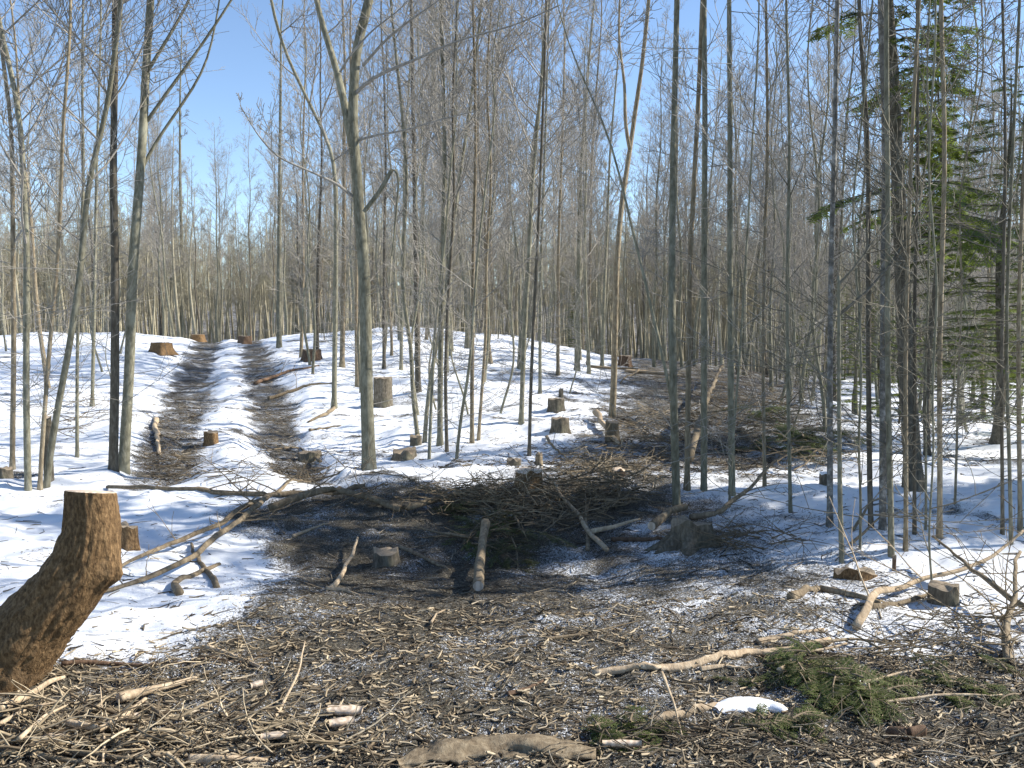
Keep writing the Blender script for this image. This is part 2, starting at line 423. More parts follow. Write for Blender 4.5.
PROTO = [proto(13.0, .07, 36, 2.7, 2, .28, 1.2, .0031), proto(12.0, .058, 34, 2.4, 2, .22, 1.2, .0031, bark=M_BARKR), proto(14, .082, 36, 3.0, 2, .32, 1.15, .0031, fork=True),
         proto(11.5, .05, 30, 2.3, 2, .22, 1.2, .0031), proto(13.5, .075, 34, 2.7, 2, .34, 1.15, .0031, bark=M_BARKD), proto(12.5, .062, 34, 2.5, 2, .2, 1.15, .0031, fork=True)]
SAPL = [proto(5.5, .024, 14, 1.3, 2, .25, rmin=.003, sway=.3), proto(4.2, .018, 12, 1.0, 2, .2, rmin=.003, sway=.3), proto(7.5, .034, 16, 1.6, 2, .25, rmin=.0035, sway=.4)]
def put_tree(pr, x, y, s, label, group, kind='bare_tree', cat='tree', tilt=.042, sxy=None):
    root = bpy.data.objects.new(kind, None); COL.objects.link(root)
    root.location = (x, y, gz(x, y) - .02); root.rotation_euler = (rr.gauss(0, tilt), rr.gauss(0, tilt), rr.uniform(0, 6.28))
    k = sxy or s; root.scale = (k, k, s); root.empty_display_size = .2
    tag(root, label, cat, group)
    link('trunk', pr[0], root); link('crown', pr[1], root)
    return root

# traced trees: label, base (px,row), base width px, path of (px,row) above, options
TREES = [
 ('tall grey tree forking high up with a broken hanging limb, alone on the snow', (369, 470), 20, [(367, 400), (366, 320), (363, 256), (359, 210), (356, 157), (351, 130), (354, 100), (354, 67), (356, 50), (363, 20), (371, 0)], dict(bark='g', z0=.5, fork=[[(354, 150), (350, 128), (343, 100), (338, 70), (324, 33), (316, 0), (305, -60)]], fr=.72)),
 ('dark rough-barked straight trunk on the left, left half of the close pair by the ruts', (113, 470), 12, [(115, 380), (115, 256), (113, 167), (115, 67), (115, 0)], dict(bark='d', z0=.35)),
 ('grey trunk with steep branches reaching right, right half of the close pair by the ruts', (123, 470), 14, [(129, 380), (133, 256), (137, 217), (143, 133), (147, 50), (151, 0)], dict(bark='g', z0=.5, fork=[[(143, 127), (165, 95), (195, 55), (232, 0), (260, -50)], [(147, 72), (170, 35), (190, 0), (205, -40)], [(139, 175), (150, 150), (185, 100), (205, 70), (215, 30)]], fr=.35)),
 ('slim grey tree left of the narrow V pair, bending left high up', (28, 490), 9, [(26, 390), (27, 256), (23, 167), (20, 117), (10, 67), (0, 27), (-6, 0)], dict()),
 ('left stem of the narrow V pair of saplings at the far left', (39, 490), 6, [(45, 406), (50, 340), (58, 256), (62, 167), (62, 130), (67, 83), (72, 0)], dict()),
 ('right stem of the narrow V pair leaning right at the far left', (45, 487), 9, [(58, 406), (68, 356), (78, 290), (82, 256), (88, 183), (107, 110), (115, 50), (122, 0)], dict()),
 ('straight thin tree nearest the left edge of the snow bank', (12, 469), 7, [(14, 356), (13, 256), (12, 117), (3, 67), (-3, 0)], dict(bark='r')),
 ('very thin straight sapling between the V pair and the dark trunk', (77, 457), 4, [(77, 380), (78, 320), (80, 256), (84, 180), (82, 90)], dict()),
 ('thin tree on the open snow left of the dark trunk pair', (92, 406), 5, [(94, 330), (95, 256), (97, 150), (101, 30)], dict()),
 ('slender upright tree at the head of the left rut', (183, 337), 6, [(182, 256), (180, 180), (180, 100), (182, 20)], dict(s=.9)),
 ('curving dark stem just left of the big forked tree', (334, 409), 7, [(335, 330), (336, 256), (336, 167), (328, 140), (316, 117), (298, 80), (283, 50), (270, 0)], dict(bark='g')),
 ('straight thin tree half hidden behind the left side of the forked tree', (357, 387), 5, [(356, 320), (357, 256), (352, 140), (350, 30)], dict()),
 ('straight tree just right of the curving dark stem', (342, 367), 7, [(344, 256), (344, 160), (345, 60)], dict(bark='r')),
 ('thin brown tree by the brown stump right of the ruts', (301, 358), 4, [(303, 300), (303, 256), (303, 150), (305, 80)], dict(bark='r')),
 ('thin dark stem rising from the brown stump right of the ruts', (318, 360), 4, [(317, 320), (318, 256), (322, 160), (320, 80)], dict(bark='d')),
 ('stout straight tree on the crest right of the skid trail', (279, 347), 7, [(279, 256), (280, 150), (281, 50)], dict()),
 ('crooked slim stem bending left above the square little stump', (419, 441), 6, [(411, 389), (413, 343), (403, 313), (402, 256), (408, 180), (400, 90), (390, 0)], dict(bark='g')),
 ('slim stem leaning right from the foot of the square little stump', (424, 443), 6, [(429, 383), (438, 340), (449, 273), (456, 200), (470, 110), (482, 0)], dict()),
 ('straight tree standing behind the crooked slim stems', (418, 392), 8, [(417, 320), (416, 256), (414, 150), (412, 40)], dict(bark='d')),
 ('pale straight tree, thicker one of the clump in the middle of the snow', (440, 446), 8, [(440, 380), (443, 256), (445, 150), (442, 40), (440, 0)], dict()),
 ('thin dark companion right against the pale straight tree mid slope', (447, 452), 5, [(445, 380), (448, 290), (455, 200), (452, 100), (458, 0)], dict(bark='d')),
 ('thin wavy sapling with a forked top in front of the mid slope clump', (429, 459), 4, [(431, 410), (434, 350), (438, 300), (446, 230)], dict(s=.5)),
 ('thin sapling leaning right from a small mossy tuft', (456, 459), 4, [(462, 410), (469, 373), (473, 320), (478, 250), (490, 150)], dict(s=.6)),
 ('straight slim tree right of the leaning thin sapling', (472, 443), 6, [(472, 380), (473, 300), (473, 256), (476, 150), (474, 40), (473, 0)], dict()),
 ('slim tree with a slight S bend right of the straight slim tree', (478, 440), 4, [(482, 390), (486, 340), (486, 256), (492, 180), (486, 80), (492, 0)], dict()),
 ('thin dark tree standing left of the tall standing stump', (384, 369), 4, [(384, 300), (384, 256), (386, 160), (384, 70)], dict(bark='d')),
 ('thin tree just above the tall standing stump', (401, 370), 4, [(402, 300), (404, 256), (404, 160), (410, 70)], dict()),
 ('sturdy grey tree left of the two squat stumps', (521, 423), 7, [(524, 340), (529, 256), (533, 170), (541, 90), (547, 0)], dict(bark='g')),
 ('slim tree rising from the snow just above the orange sawn stump', (529, 456), 5, [(531, 380), (534, 310), (537, 256), (541, 160), (545, 60), (546, 0)], dict(bark='d')),
 ('thin tree behind the two squat stumps', (540, 394), 4, [(540, 320), (541, 256), (545, 150), (548, 40)], dict()),
 ('slim grey tree above the small peg stump', (558, 375), 5, [(558, 320), (558, 256), (562, 150), (565, 40)], dict()),
 ('sturdy straight tree at the upper edge of the snow, left of the right trail', (577, 371), 8, [(578, 310), (579, 256), (580, 180), (587, 83), (594, 0)], dict()),
 ('thin tree just right of the sturdy one at the top of the snow', (588, 365), 5, [(589, 310), (590, 256), (592, 150), (600, 40)], dict(bark='r')),
 ('slim tree at the corner where snow meets the right trail', (602, 367), 5, [(604, 300), (606, 256), (610, 150), (618, 60)], dict()),
 ('reddish-barked tree with swollen root foot at the left edge of the right trail', (612, 417), 9, [(614, 380), (615, 323), (617, 256), (622, 200), (630, 150), (635, 113), (642, 67), (649, 0)], dict(bark='r', z0=.55, fork=[[(630, 150), (624, 120), (626, 90), (618, 40), (620, 0)]], fr=.6)),
 ('tall grey tree with twin joined stems beside the flared root stump', (677, 510), 11, [(675, 450), (674, 406), (672, 330), (672, 256), (673, 167), (675, 83), (677, 0)], dict(z0=.45, fork=[[(673, 405), (665, 366), (655, 323), (645, 280), (639, 256), (622, 187), (612, 140), (592, 97), (572, 57), (560, 20)]], fr=.45)),
 ('leftmost of the three straight trunks behind the flared root stump', (687, 490), 8, [(688, 400), (690, 256), (695, 167), (700, 67), (702, 0)], dict(bark='r', z0=.5)),
 ('middle of the three straight trunks behind the flared root stump', (704, 490), 9, [(704, 400), (704, 256), (705, 120), (704, 0)], dict(z0=.5)),
 ('rightmost of the three straight trunks behind the flared root stump', (732, 494), 9, [(731, 400), (730, 256), (730, 120), (729, 0)], dict(z0=.5)),
 ('thin tree in front of the evergreen slash heap', (765, 486), 5, [(763, 400), (764, 256), (768, 150), (766, 0)], dict()),
 ('thin grey tree right of the evergreen slash heap', (791, 512), 5, [(789, 450), (788, 389), (787, 256), (790, 150), (786, 0)], dict()),
 ('dark straight trunk with pale flecks above the wide low stump', (830, 527), 8, [(830, 450), (830, 356), (831, 256), (835, 133), (837, 0)], dict(bark='b', z0=.4)),
 ('slim trunk snapped off at mid height right beside the dark flecked trunk', (842, 562), 7, [(840, 500), (839, 400), (839, 330), (839, 276)], dict(snap=True)),
 ('black and white flecked double trunk standing tall at right', (883, 530), 10, [(883, 400), (884, 256), (886, 133), (882, 60), (880, 0)], dict(bark='b', z0=.4)),
 ('grey trunk pressed against the front of the flecked double trunk', (892, 557), 8, [(890, 480), (888, 400), (887, 300), (889, 200), (886, 100)], dict(bark='g')),
 ('slim tree right of the flecked double trunk', (906, 550), 6, [(906, 450), (905, 350), (908, 256), (912, 120), (920, 0)], dict()),
 ('slim trunk standing on open snow midway between double trunk and right edge', (940, 537), 7, [(940, 450), (939, 356), (942, 256), (946, 150), (940, 0)], dict()),
 ('thin dark tree behind the slim tree right of the double trunk', (915, 534), 5, [(914, 450), (915, 380), (914, 300), (918, 180)], dict(bark='d')),
 ('very thin stem left of the slim trunk on the open snow', (926, 530), 3, [(926, 460), (925, 380), (928, 300), (930, 200)], dict(s=.7)),
 ('thin sapling on the far right snow right of the slim trunk', (955, 504), 3, [(957, 440), (958, 380), (962, 300)], dict(s=.6)),
 ('left stem of the cluster of four at the right edge', (1003, 534), 5, [(1002, 450), (1001, 356), (1004, 256), (1006, 120), (1002, 0)], dict(bark='d')),
 ('front stem of the cluster of four at the right edge', (1012, 544), 5, [(1009, 450), (1006, 356), (1008, 256), (1014, 120), (1020, 0)], dict()),
 ('rightmost stem of the cluster of four at the right edge', (1021, 534), 6, [(1019, 450), (1018, 356), (1020, 256), (1026, 120)], dict(bark='r')),
 ('thin sapling with two upright shoots on the snow behind the square stump', (933, 590), 2.5, [(928, 540), (931, 500), (934, 440), (932, 400)], dict(s=.45)),
 ('thin twiggy sapling between the snapped trunk and the double trunk', (860, 549), 3, [(861, 500), (858, 440), (862, 380), (860, 320)], dict(s=.5)),
 ('thin pale shoot standing against the rightmost straight trunk', (729, 507), 3, [(731, 470), (736, 400), (741, 340), (746, 256), (752, 150)], dict(s=.7)),
]
BK = {'g': M_BARK, 'd': M_BARKD, 'r': M_BARKR, 'b': M_BIRCH}
TREE_POS = []
for lab, (bx, by), wpx, path, o in TREES:
    b = G(bx, by); Y = b.y; wpx = 14.5 if wpx > 19 else wpx * (.8 if wpx > 4.5 else .95); r0 = wpx / 2 / F * Y * .94; TREE_POS.append((b.x, b.y))
    pts = [Vector((b.x, b.y, b.z - .12)), b.copy()]; wob = rr.uniform(-1, 1) * .03
    for k, (px, row) in enumerate(path): pts.append(at(px, row, Y + wob * Y * math.sin(k)))
    snap = o.get('snap'); htot = rr.uniform(11, 14) * o.get('s', 1) * min(1, .75 + r0 * 4)
    rad = [r0 * 1.02, r0]
    z0_ = b.z
    top = pts[-1]; hpath = top.z - z0_
    if not snap and hpath < htot:
        d = (pts[-1] - pts[-3]).normalized(); d = (d + Vector((0, 0, 1.2))).normalized(); extra = htot - hpath
        for k in range(1, 5): pts.append(top + d * extra * k / 4 + Vector((rr.uniform(-.08, .08), rr.uniform(-.1, .1), 0)))
    zt = pts[-1].z - z0_
    rad = [max(r0 * (1 - .82 * max(0, (p.z - z0_)) / zt * (.55 if snap else 1)), .006) for p in pts]
    root = bpy.data.objects.new('bare_tree' if wpx > 3.7 else 'bare_sapling', None); COL.objects.link(root); root.location = b; root.empty_display_size = .2
    tag(root, lab, 'tree', 'bare trees standing in the snow')
    L = [p - b for p in pts]; Q, q = resample(L, rad, 60 if wpx > 7 else 40)
    bark = BK[o.get('bark', rr.choice('ggr'))]
    link('trunk', trunk_mesh('trunk', Q, q, bark, 16 if wpx > 10 else 10, rough=.05, cap=True), root)
    T = Tubes(); sc_ = o.get('s', 1)
    if snap:
        grow(T, tuple(Q[-6]), (.75, .1, .45), 1.3, .014, 1, 2); grow(T, tuple(Q[-2]), (.6, -.2, .7), .6, .012, 1, 2); grow(T, tuple(Q[25]), (-.8, 0, .4), .8, .008, 1, 2)
    else:
        big = wpx > 5.6 and Y < 14
        crown_along(T, Q, q, o.get('z0', .22), 2, int((28 if big else 22) * (.6 + .4 * sc_) * (.55 if bx > 780 else 1)), (2.6 if big else 2.1) * (.35 + .65 * sc_), .8 if bx > 780 else 1.05, max(.0025, Y * .00016), lowtwigs=int(10 * sc_) + 4)
    for fk in o.get('fork', []):
        fp = [at(px, row, Y + .05 * k) - b for k, (px, row) in enumerate(fk)]
        rb = r0 * o.get('fr', .5)
        d = (fp[-1] - fp[-2]).normalized()
        for k in range(1, 3): fp.append(fp[-1] + (d + Vector((0, 0, .6))).normalized() * 1.2)
        fq, fr_ = resample(fp, [rb * (1 - .8 * k / (len(fp) - 1)) for k in range(len(fp))], 24)
        link('fork_stem', trunk_mesh('fork_stem', fq, fr_, bark, 12, rough=.05, flare=.0, cap=True), root)
        crown_along(T, fq, fr_, .2, 2, 9, 1.5, 1.1, .003)
    if lab.startswith('tall grey tree forking'):     # traced limbs of the forked tree
        for pl, r_, sub in (([(354, 95), (366, 80), (389, 70), (423, 57), (456, 40), (512, 27), (560, 5)], .022, 10),
                       ([(359, 140), (380, 134), (399, 132), (439, 120), (480, 110)], .016, 8), ([(353, 197), (340, 185), (323, 177), (276, 157), (256, 133), (240, 105)], .018, 8),
                       ([(363, 66), (385, 40), (410, 20), (440, 0), (470, -30)], .018, 8), ([(340, 72), (350, 55), (372, 30), (400, 10), (425, -20)], .014, 6)):
            P = [at(x, y, Y - .12 * k) - b for k, (x, y) in enumerate(pl)]
            fq, fr_ = resample(P, [r_ * (1 - .75 * k / (len(P) - 1)) for k in range(len(P))], 16)
            T.add([tuple(v) for v in fq], list(fr_), 6, .4); crown_along(T, fq, fr_, .2, 2, sub, .9, .9, .003)
        T2 = Tubes()
        P = [at(x, y, Y - .1) - b for x, y in ((364, 212), (371, 203), (383, 187), (390, 172), (393, 165), (397, 170), (399, 180), (396, 215), (392, 256))]
        fq, fr_ = resample(P, [.024, .026, .024, .022, .019, .015, .012, .010, .008], 26); T2.add([tuple(v) for v in fq], list(fr_), 8, .6)
        T2.obj('broken_limb', M_BARK, root)
    if lab.startswith('black and white'):
        P = [p - b + Vector((-.06 - .012 * k, .05, 0)) for k, p in enumerate(pts)]
        fq, fr_ = resample(P, [v * .7 for v in rad], 50); link('second_trunk', trunk_mesh('second_trunk', fq, fr_, M_BARKD, 10), root)
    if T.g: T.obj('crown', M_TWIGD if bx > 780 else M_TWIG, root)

# ------------------------------------------------------------------ scattered individual trees
def free(x, y, d):
    return all((x - a) ** 2 + (y - b) ** 2 > d * d for a, b in TREE_POS)
def scatter(n, pxr, Yr, protos, sr, label, group, d=.7, kind='bare_tree', avoid=None, hf=None):
    k = 0; tries = 0
    while k < n and tries < n * 60:
        tries += 1
        px = rr.uniform(*pxr); Y = math.sqrt(rr.uniform(Yr[0] ** 2, Yr[1] ** 2)); x = (px - 512) / F * Y
        if not free(x, Y, d): continue
        z = float(Hbase(np.array([x]), np.array([Y]))[0]); row = to_px(x, Y, z)[1]
        if Y < 40 and float(rutmask(np.array([x]), np.array([Y]), z)[0]) > .05: continue
        if avoid and avoid(px, row, Y): continue
        TREE_POS.append((x, Y)); s = rr.uniform(*sr)
        if hf: s *= hf(px)
        put_tree(rr.choice(protos), x, Y, s, label(px, row, Y) if callable(label) else label, group, kind)
        k += 1
def zone(px):
    for lim, t in ((110, 'at the far left'), (200, 'above the left rut'), (260, 'in the sky gap'), (340, 'right of the ruts'), (420, 'behind the big forked tree'), (520, 'above the middle slope'), (610, 'left of the right trail head'), (700, 'above the right trail head'), (820, 'beyond the evergreen slash heap')):
        if px < lim: return t
    return 'at the far right'
gapf = lambda px: .86 if 195 < px < 265 else (.92 if 170 < px < 320 else 1.0)
trail = lambda px, row, Y: (590 < px < 720 and Y < 37) or (145 < px < 300 and Y < 36)
scatter(48, (-80, 1110), (36.5, 46), PROTO, (.8, 1.1), lambda px, row, Y: 'bare tree just over the crest ' + zone(px), 'bare trees just over the crest', 1.0, hf=gapf)
scatter(62, (-80, 1110), (46, 66), PROTO, (.85, 1.2), lambda px, row, Y: 'far bare tree in the background ' + zone(px), 'bare trees deep in the background', 1.2, hf=gapf)
scatter(22, (385, 600), (19, 35), PROTO[:4] + PROTO[5:], (.7, .95), 'thin bare tree partway up the middle snow slope', 'bare trees on the middle slope', .8, avoid=trail)
scatter(18, (310, 600), (13, 34), SAPL, (.7, 1.15), 'thin twiggy sapling on the middle snow slope', 'saplings on the middle slope', .5, 'bare_sapling', avoid=trail)
scatter(12, (-40, 140), (15, 34), PROTO[:2] + SAPL, (.7, .95), 'thin bare tree on the left snow bank behind', 'bare trees on the left bank', .7, avoid=trail)
scatter(32, (770, 1120), (18, 38), PROTO, (.65, 1.0), 'slender bare tree in the shaded woods on the right', 'bare trees in the right woods', .9)
scatter(34, (760, 1080), (13, 32), SAPL, (.8, 1.5), 'thin twiggy sapling in the shaded woods on the right', 'saplings in the right woods', .5, 'bare_sapling')
scatter(7, (640, 790), (26, 36), PROTO, (.8, 1.0), 'slender bare tree behind the brown slash heap', 'bare trees behind the slash', .9)
# neighbours just outside the frame (their shadows fall into it)
for x, y in ((9.5, 12.5), (12, 15), (7.6, 10.8), (14, 11), (10.5, 9.0), (-9, 9), (-8, 12.5), (17, 18), (16, 13.5)):
    put_tree(rr.choice(PROTO), x, y, rr.uniform(.7, .95), 'bare tree standing just outside the picture', 'bare trees outside the frame')

# far wood: one mass (points carrying copies of seven far trees)
def far_wood():
    r2 = rr; pc = bpy.data.collections.new('far_tree_kinds')
    for v in range(7):
        t = Tubes(); h = r2.uniform(10, 14); Q = np.array([[.18 * math.sin(k * .7 + v), .18 * math.cos(k * .9 + v), h * k / 7 - .3] for k in range(8)])
        q = np.array([(.075 + .008 * v) * (1 - .85 * k / 7) for k in range(8)]); t.add([tuple(a) for a in Q], list(q), 5, .9)
        crown_along(t, Q, q, .34, 2, 26, 2.2, .9, .0055)
        o = bpy.data.objects.new('far_tree', t.mesh('far_tree', M_TWIGF)); pc.objects.link(o)
    n = 3200; g = np.random.default_rng(4)
    Y = np.sqrt(g.uniform(52 ** 2, 185 ** 2, n)); near = g.random(n) < .45; Y = np.where(near, g.uniform(50, 95, n), Y)
    px = g.uniform(-300, 1330, n); X = (px - 512) / F * Y; Z = Hbase(X, Y)
    sc_ = g.uniform(.65, 1.08, n) * np.where((px > 190) & (px < 268), .88, 1.0)
    me = bpy.data.meshes.new('distant_forest'); me.vertices.add(n); me.vertices.foreach_set('co', np.stack([X, Y, Z], 1).astype(np.float32).ravel())
    for nm, val in (('rot', g.uniform(0, 6.28, n)), ('scl', sc_)):
        a = me.attributes.new(nm, 'FLOAT', 'POINT'); a.data.foreach_set('value', val.astype(np.float32))
    a = me.attributes.new('idx', 'INT', 'POINT'); a.data.foreach_set('value', g.integers(0, 7, n).astype(np.int32))
    me.materials.append(M_TWIGF)
    ob = link('distant_forest', me)
    ng = bpy.data.node_groups.new('spread_far_trees', 'GeometryNodeTree'); ng.interface.new_socket('Geometry', in_out='INPUT', socket_type='NodeSocketGeometry'); ng.interface.new_socket('Geometry', in_out='OUTPUT', socket_type='NodeSocketGeometry')
    A = ng.nodes.new; L = ng.links.new
    gi = A('NodeGroupInput'); go = A('NodeGroupOutput'); ip = A('GeometryNodeInstanceOnPoints'); ci = A('GeometryNodeCollectionInfo')
    ci.inputs['Collection'].default_value = pc; ci.inputs['Separate Children'].default_value = True; ci.inputs['Reset Children'].default_value = True
    def attr(nm, ty):
        x = A('GeometryNodeInputNamedAttribute'); x.data_type = ty; x.inputs['Name'].default_value = nm; return x.outputs['Attribute']
    cr = A('ShaderNodeCombineXYZ'); L(attr('rot', 'FLOAT'), cr.inputs[2]); cs = A('ShaderNodeCombineXYZ'); sa = attr('scl', 'FLOAT')
    for k in range(3): L(sa, cs.inputs[k])
    er = A('FunctionNodeEulerToRotation'); L(cr.outputs[0], er.inputs[0])
    L(gi.outputs[0], ip.inputs['Points']); L(ci.outputs[0], ip.inputs['Instance']); ip.inputs['Pick Instance'].default_value = True
    L(attr('idx', 'INT'), ip.inputs['Instance Index']); L(er.outputs[0], ip.inputs['Rotation']); L(cs.outputs[0], ip.inputs['Scale'])
    L(ip.outputs[0], go.inputs[0])
    md = ob.modifiers.new('far_trees', 'NODES'); md.node_group = ng
    tag(ob, 'grey-brown mass of far-off bare woods on the slope behind everything', 'forest', kind='stuff')
far_wood()

# ------------------------------------------------------------------ conifers
def spray(S, Nn, p, d, L, r=.003, nl=.035, nw=.006, step=.018, tint=None, flat=None):
    """twig with two rows of needles; S twig tubes, Nn needle quads"""
    n = 4; pts = [p]; q = p; dd = d
    for i in range(n - 1):
        dd = vn((dd[0] + rr.uniform(-.12, .12), dd[1] + rr.uniform(-.12, .12), dd[2] - .06 + rr.uniform(-.08, .08))); q = vadd(q, dd, L / (n - 1)); pts.append(q)
    S.add(pts, [r, r * .8, r * .6, r * .4], 3, .3)
    m = max(3, int(L / step)); t0 = rr.random() if tint is None else tint
    for k in range(m):
        t = (k + .5) / m * (n - 1); i = min(int(t), n - 2); g = t - i
        c = tuple(pts[i][j] * (1 - g) + pts[i + 1][j] * g for j in range(3)); a = vn(tuple(pts[i + 1][j] - pts[i][j] for j in range(3)))
        sd2 = vn((-a[1], a[0], rr.uniform(-.3, .3)))
        for sgn in (1, -1):
            e = vn((a[0] * .6 + sd2[0] * sgn, a[1] * .6 + sd2[1] * sgn, a[2] * .6 + sd2[2] * sgn - .1 + rr.uniform(-.3, .3)))
            Nn.append((c, e, a, nl * rr.uniform(.7, 1.15), nw, t0))
def needles_mesh(Nn, mat, name='needles'):
    C = np.array([n[0] for n in Nn]); E = np.array([n[1] for n in Nn]); A = np.array([n[2] for n in Nn])
    L = np.array([n[3] for n in Nn])[:, None]; W = np.array([n[4] for n in Nn])[:, None]; T = np.array([n[5] for n in Nn])
    V = np.stack([C - A * W, C + A * W, C + E * L + A * W * .5, C + E * L - A * W * .5], 1).reshape(-1, 3)
    return mesh_np(name, V, [np.arange(len(V)).reshape(-1, 4)], [mat], np.repeat(T, 4), False)
def conifer_mesh(h, r, Lmax, z0, nb, nl=.045, nw=.011, step=.035, sub=9, droop=.25, bend=0, gaps=.0, side=None):
    n = 22; t = np.linspace(0, 1, n); Q = np.stack([bend * t ** 1.2, .05 * np.sin(t * 9), -.15 + t * h], 1); q = np.maximum(r * (1 - .9 * t), .01)
    tm = trunk_mesh('trunk', Q, q, M_BARKD, 10)
    S = Tubes(); Nn = []
    for k in range(nb):
        f = z0 + (1 - z0) * (k + rr.random()) / nb
        p = (bend * f ** 1.2, 0, f * h); L = Lmax * (1.05 - f) ** .7 * rr.uniform(.5, 1.1); az = k * 2.4 + rr.uniform(-.5, .5)
        if side is not None and math.cos(az - side) < .05 and (rr.random() < .55 or L > .7): continue
        if rr.random() < gaps: continue
        d = vn((math.cos(az), math.sin(az), .15)); pts = [p]; m = 7
        for i in range(m - 1):
            d = vn((d[0] + rr.uniform(-.08, .08), d[1] + rr.uniform(-.08, .08), d[2] - droop / m)); pts.append(vadd(pts[-1], d, L / (m - 1)))
        S.add(pts, [max(.012 * L * (1 - .85 * i / (m - 1)), .003) for i in range(m)], 4, .2)
        ns = int(sub * L) + 3
        for j in range(ns):
            u = rr.uniform(.2, 1) * (m - 1); i = min(int(u), m - 2); g = u - i
            c = tuple(pts[i][x] * (1 - g) + pts[i + 1][x] * g for x in range(3)); a = vn(tuple(pts[i + 1][x] - pts[i][x] for x in range(3)))
            sg = rr.choice((-1, 1)); dd = vn((a[0] * .7 - a[1] * sg, a[1] * .7 + a[0] * sg, a[2] - .12 + rr.uniform(-.15, .1)))
            l2 = rr.uniform(.25, .6) * (1.1 - .5 * u / m) * min(1, L)
            spray(S, Nn, c, dd, l2, .0035, nl, nw, step)
            for w_ in range(3):
                c2 = vadd(c, dd, l2 * rr.uniform(.2, .8)); sg2 = rr.choice((-1, 1))
                spray(S, Nn, c2, vn((dd[0] * .8 - dd[1] * sg2 * .8, dd[1] * .8 + dd[0] * sg2 * .8, dd[2] - .1)), l2 * .5, .003, nl, nw, step)
    return tm, S.mesh('boughs', M_BARKD), needles_mesh(Nn, M_NEEDLE)
def put_conifer(ms, x, y, s, label, group='evergreens among the bare trees', rz=None):
    root = bpy.data.objects.new('hemlock_tree', None); COL.objects.link(root); root.location = (x, y, gz(x, y) - .03)
    root.scale = (s,) * 3; root.rotation_euler = (0, 0, rr.uniform(0, 6.28) if rz is None else rz); tag(root, label, 'evergreen tree', group)
    link('trunk', ms[0], root); c = link('crown', ms[2], root); link('boughs', ms[1], root)
    return root
b = G(915, 489)
tall = conifer_mesh(9.0, .085, 1.15, .26, 140, gaps=.18, sub=13, droop=.6, side=0, nl=.042, nw=.0085, step=.022, bend=-(915 - 845) / F * b.y * 9.0 / 6.5)
put_conifer(tall, b.x, b.y, 1, 'tall leaning evergreen with sunlit yellow-green boughs behind the flecked double trunk', rz=0)
hem = conifer_mesh(8.5, .08, 2.0, .12, 84, sub=12)
hem2 = conifer_mesh(9.5, .085, 2.1, .2, 90, gaps=.15, sub=12, nl=.042, nw=.009, step=.026)
small = conifer_mesh(3.6, .035, 1.1, .08, 44, sub=12)
_c = put_conifer(hem2, 6.6, 12.2, .9, 'dark dense evergreen reaching in from the right edge'); _c.scale = (.85, .85, .53)
slim = conifer_mesh(6.2, .045, .85, .38, 100, sub=14, droop=.5, gaps=.15, nl=.04, nw=.0085, step=.022)
put_conifer(slim, (932 - 512) / F * 11.4, 11.4, 1, 'slim bright green evergreen left of the dark one at the right edge')
for px, Y, s, lab in ((1030, 22, .6, 'mid green evergreen far back at the right edge'), (805, 34, .42, 'small far evergreen behind the evergreen slash heap'), (880, 31, .5, 'narrow shaded evergreen behind the double trunk'), (960, 33, .55, 'narrow shaded evergreen far back, left of the right edge'), (845, 40, .5, 'narrow shaded evergreen far back behind the snapped trunk'), (915, 38, .6, 'narrow shaded evergreen far behind the leaning evergreen'), (995, 27, .42, 'low dim evergreen behind the cluster of four stems'), (575, 46, .45, 'small far evergreen over the crest left of the right trail')):
    put_conifer(hem, (px - 512) / F * Y, Y, s, lab)
for px, Y, s, lab in ((1000, 14, .7, 'young evergreen low on the snow at the right edge'), (900, 17, .7, 'young evergreen behind the leaning evergreen'), (965, 22, .9, 'young evergreen far back on the right snow'), (855, 20, .6, 'young evergreen behind the snapped trunk')):
    o = put_conifer(small, (px - 512) / F * Y, Y, s, lab)
for x, y, s in ((7.9, 7.9, .9), (10.2, 8.6, 1.0), (5.9, 7.0, .42), (12.8, 8.4, 1.15), (6.4, 3.6, .26)):
    put_conifer(hem, x, y, s, 'evergreen standing just outside the picture on the right', 'evergreens outside the frame')

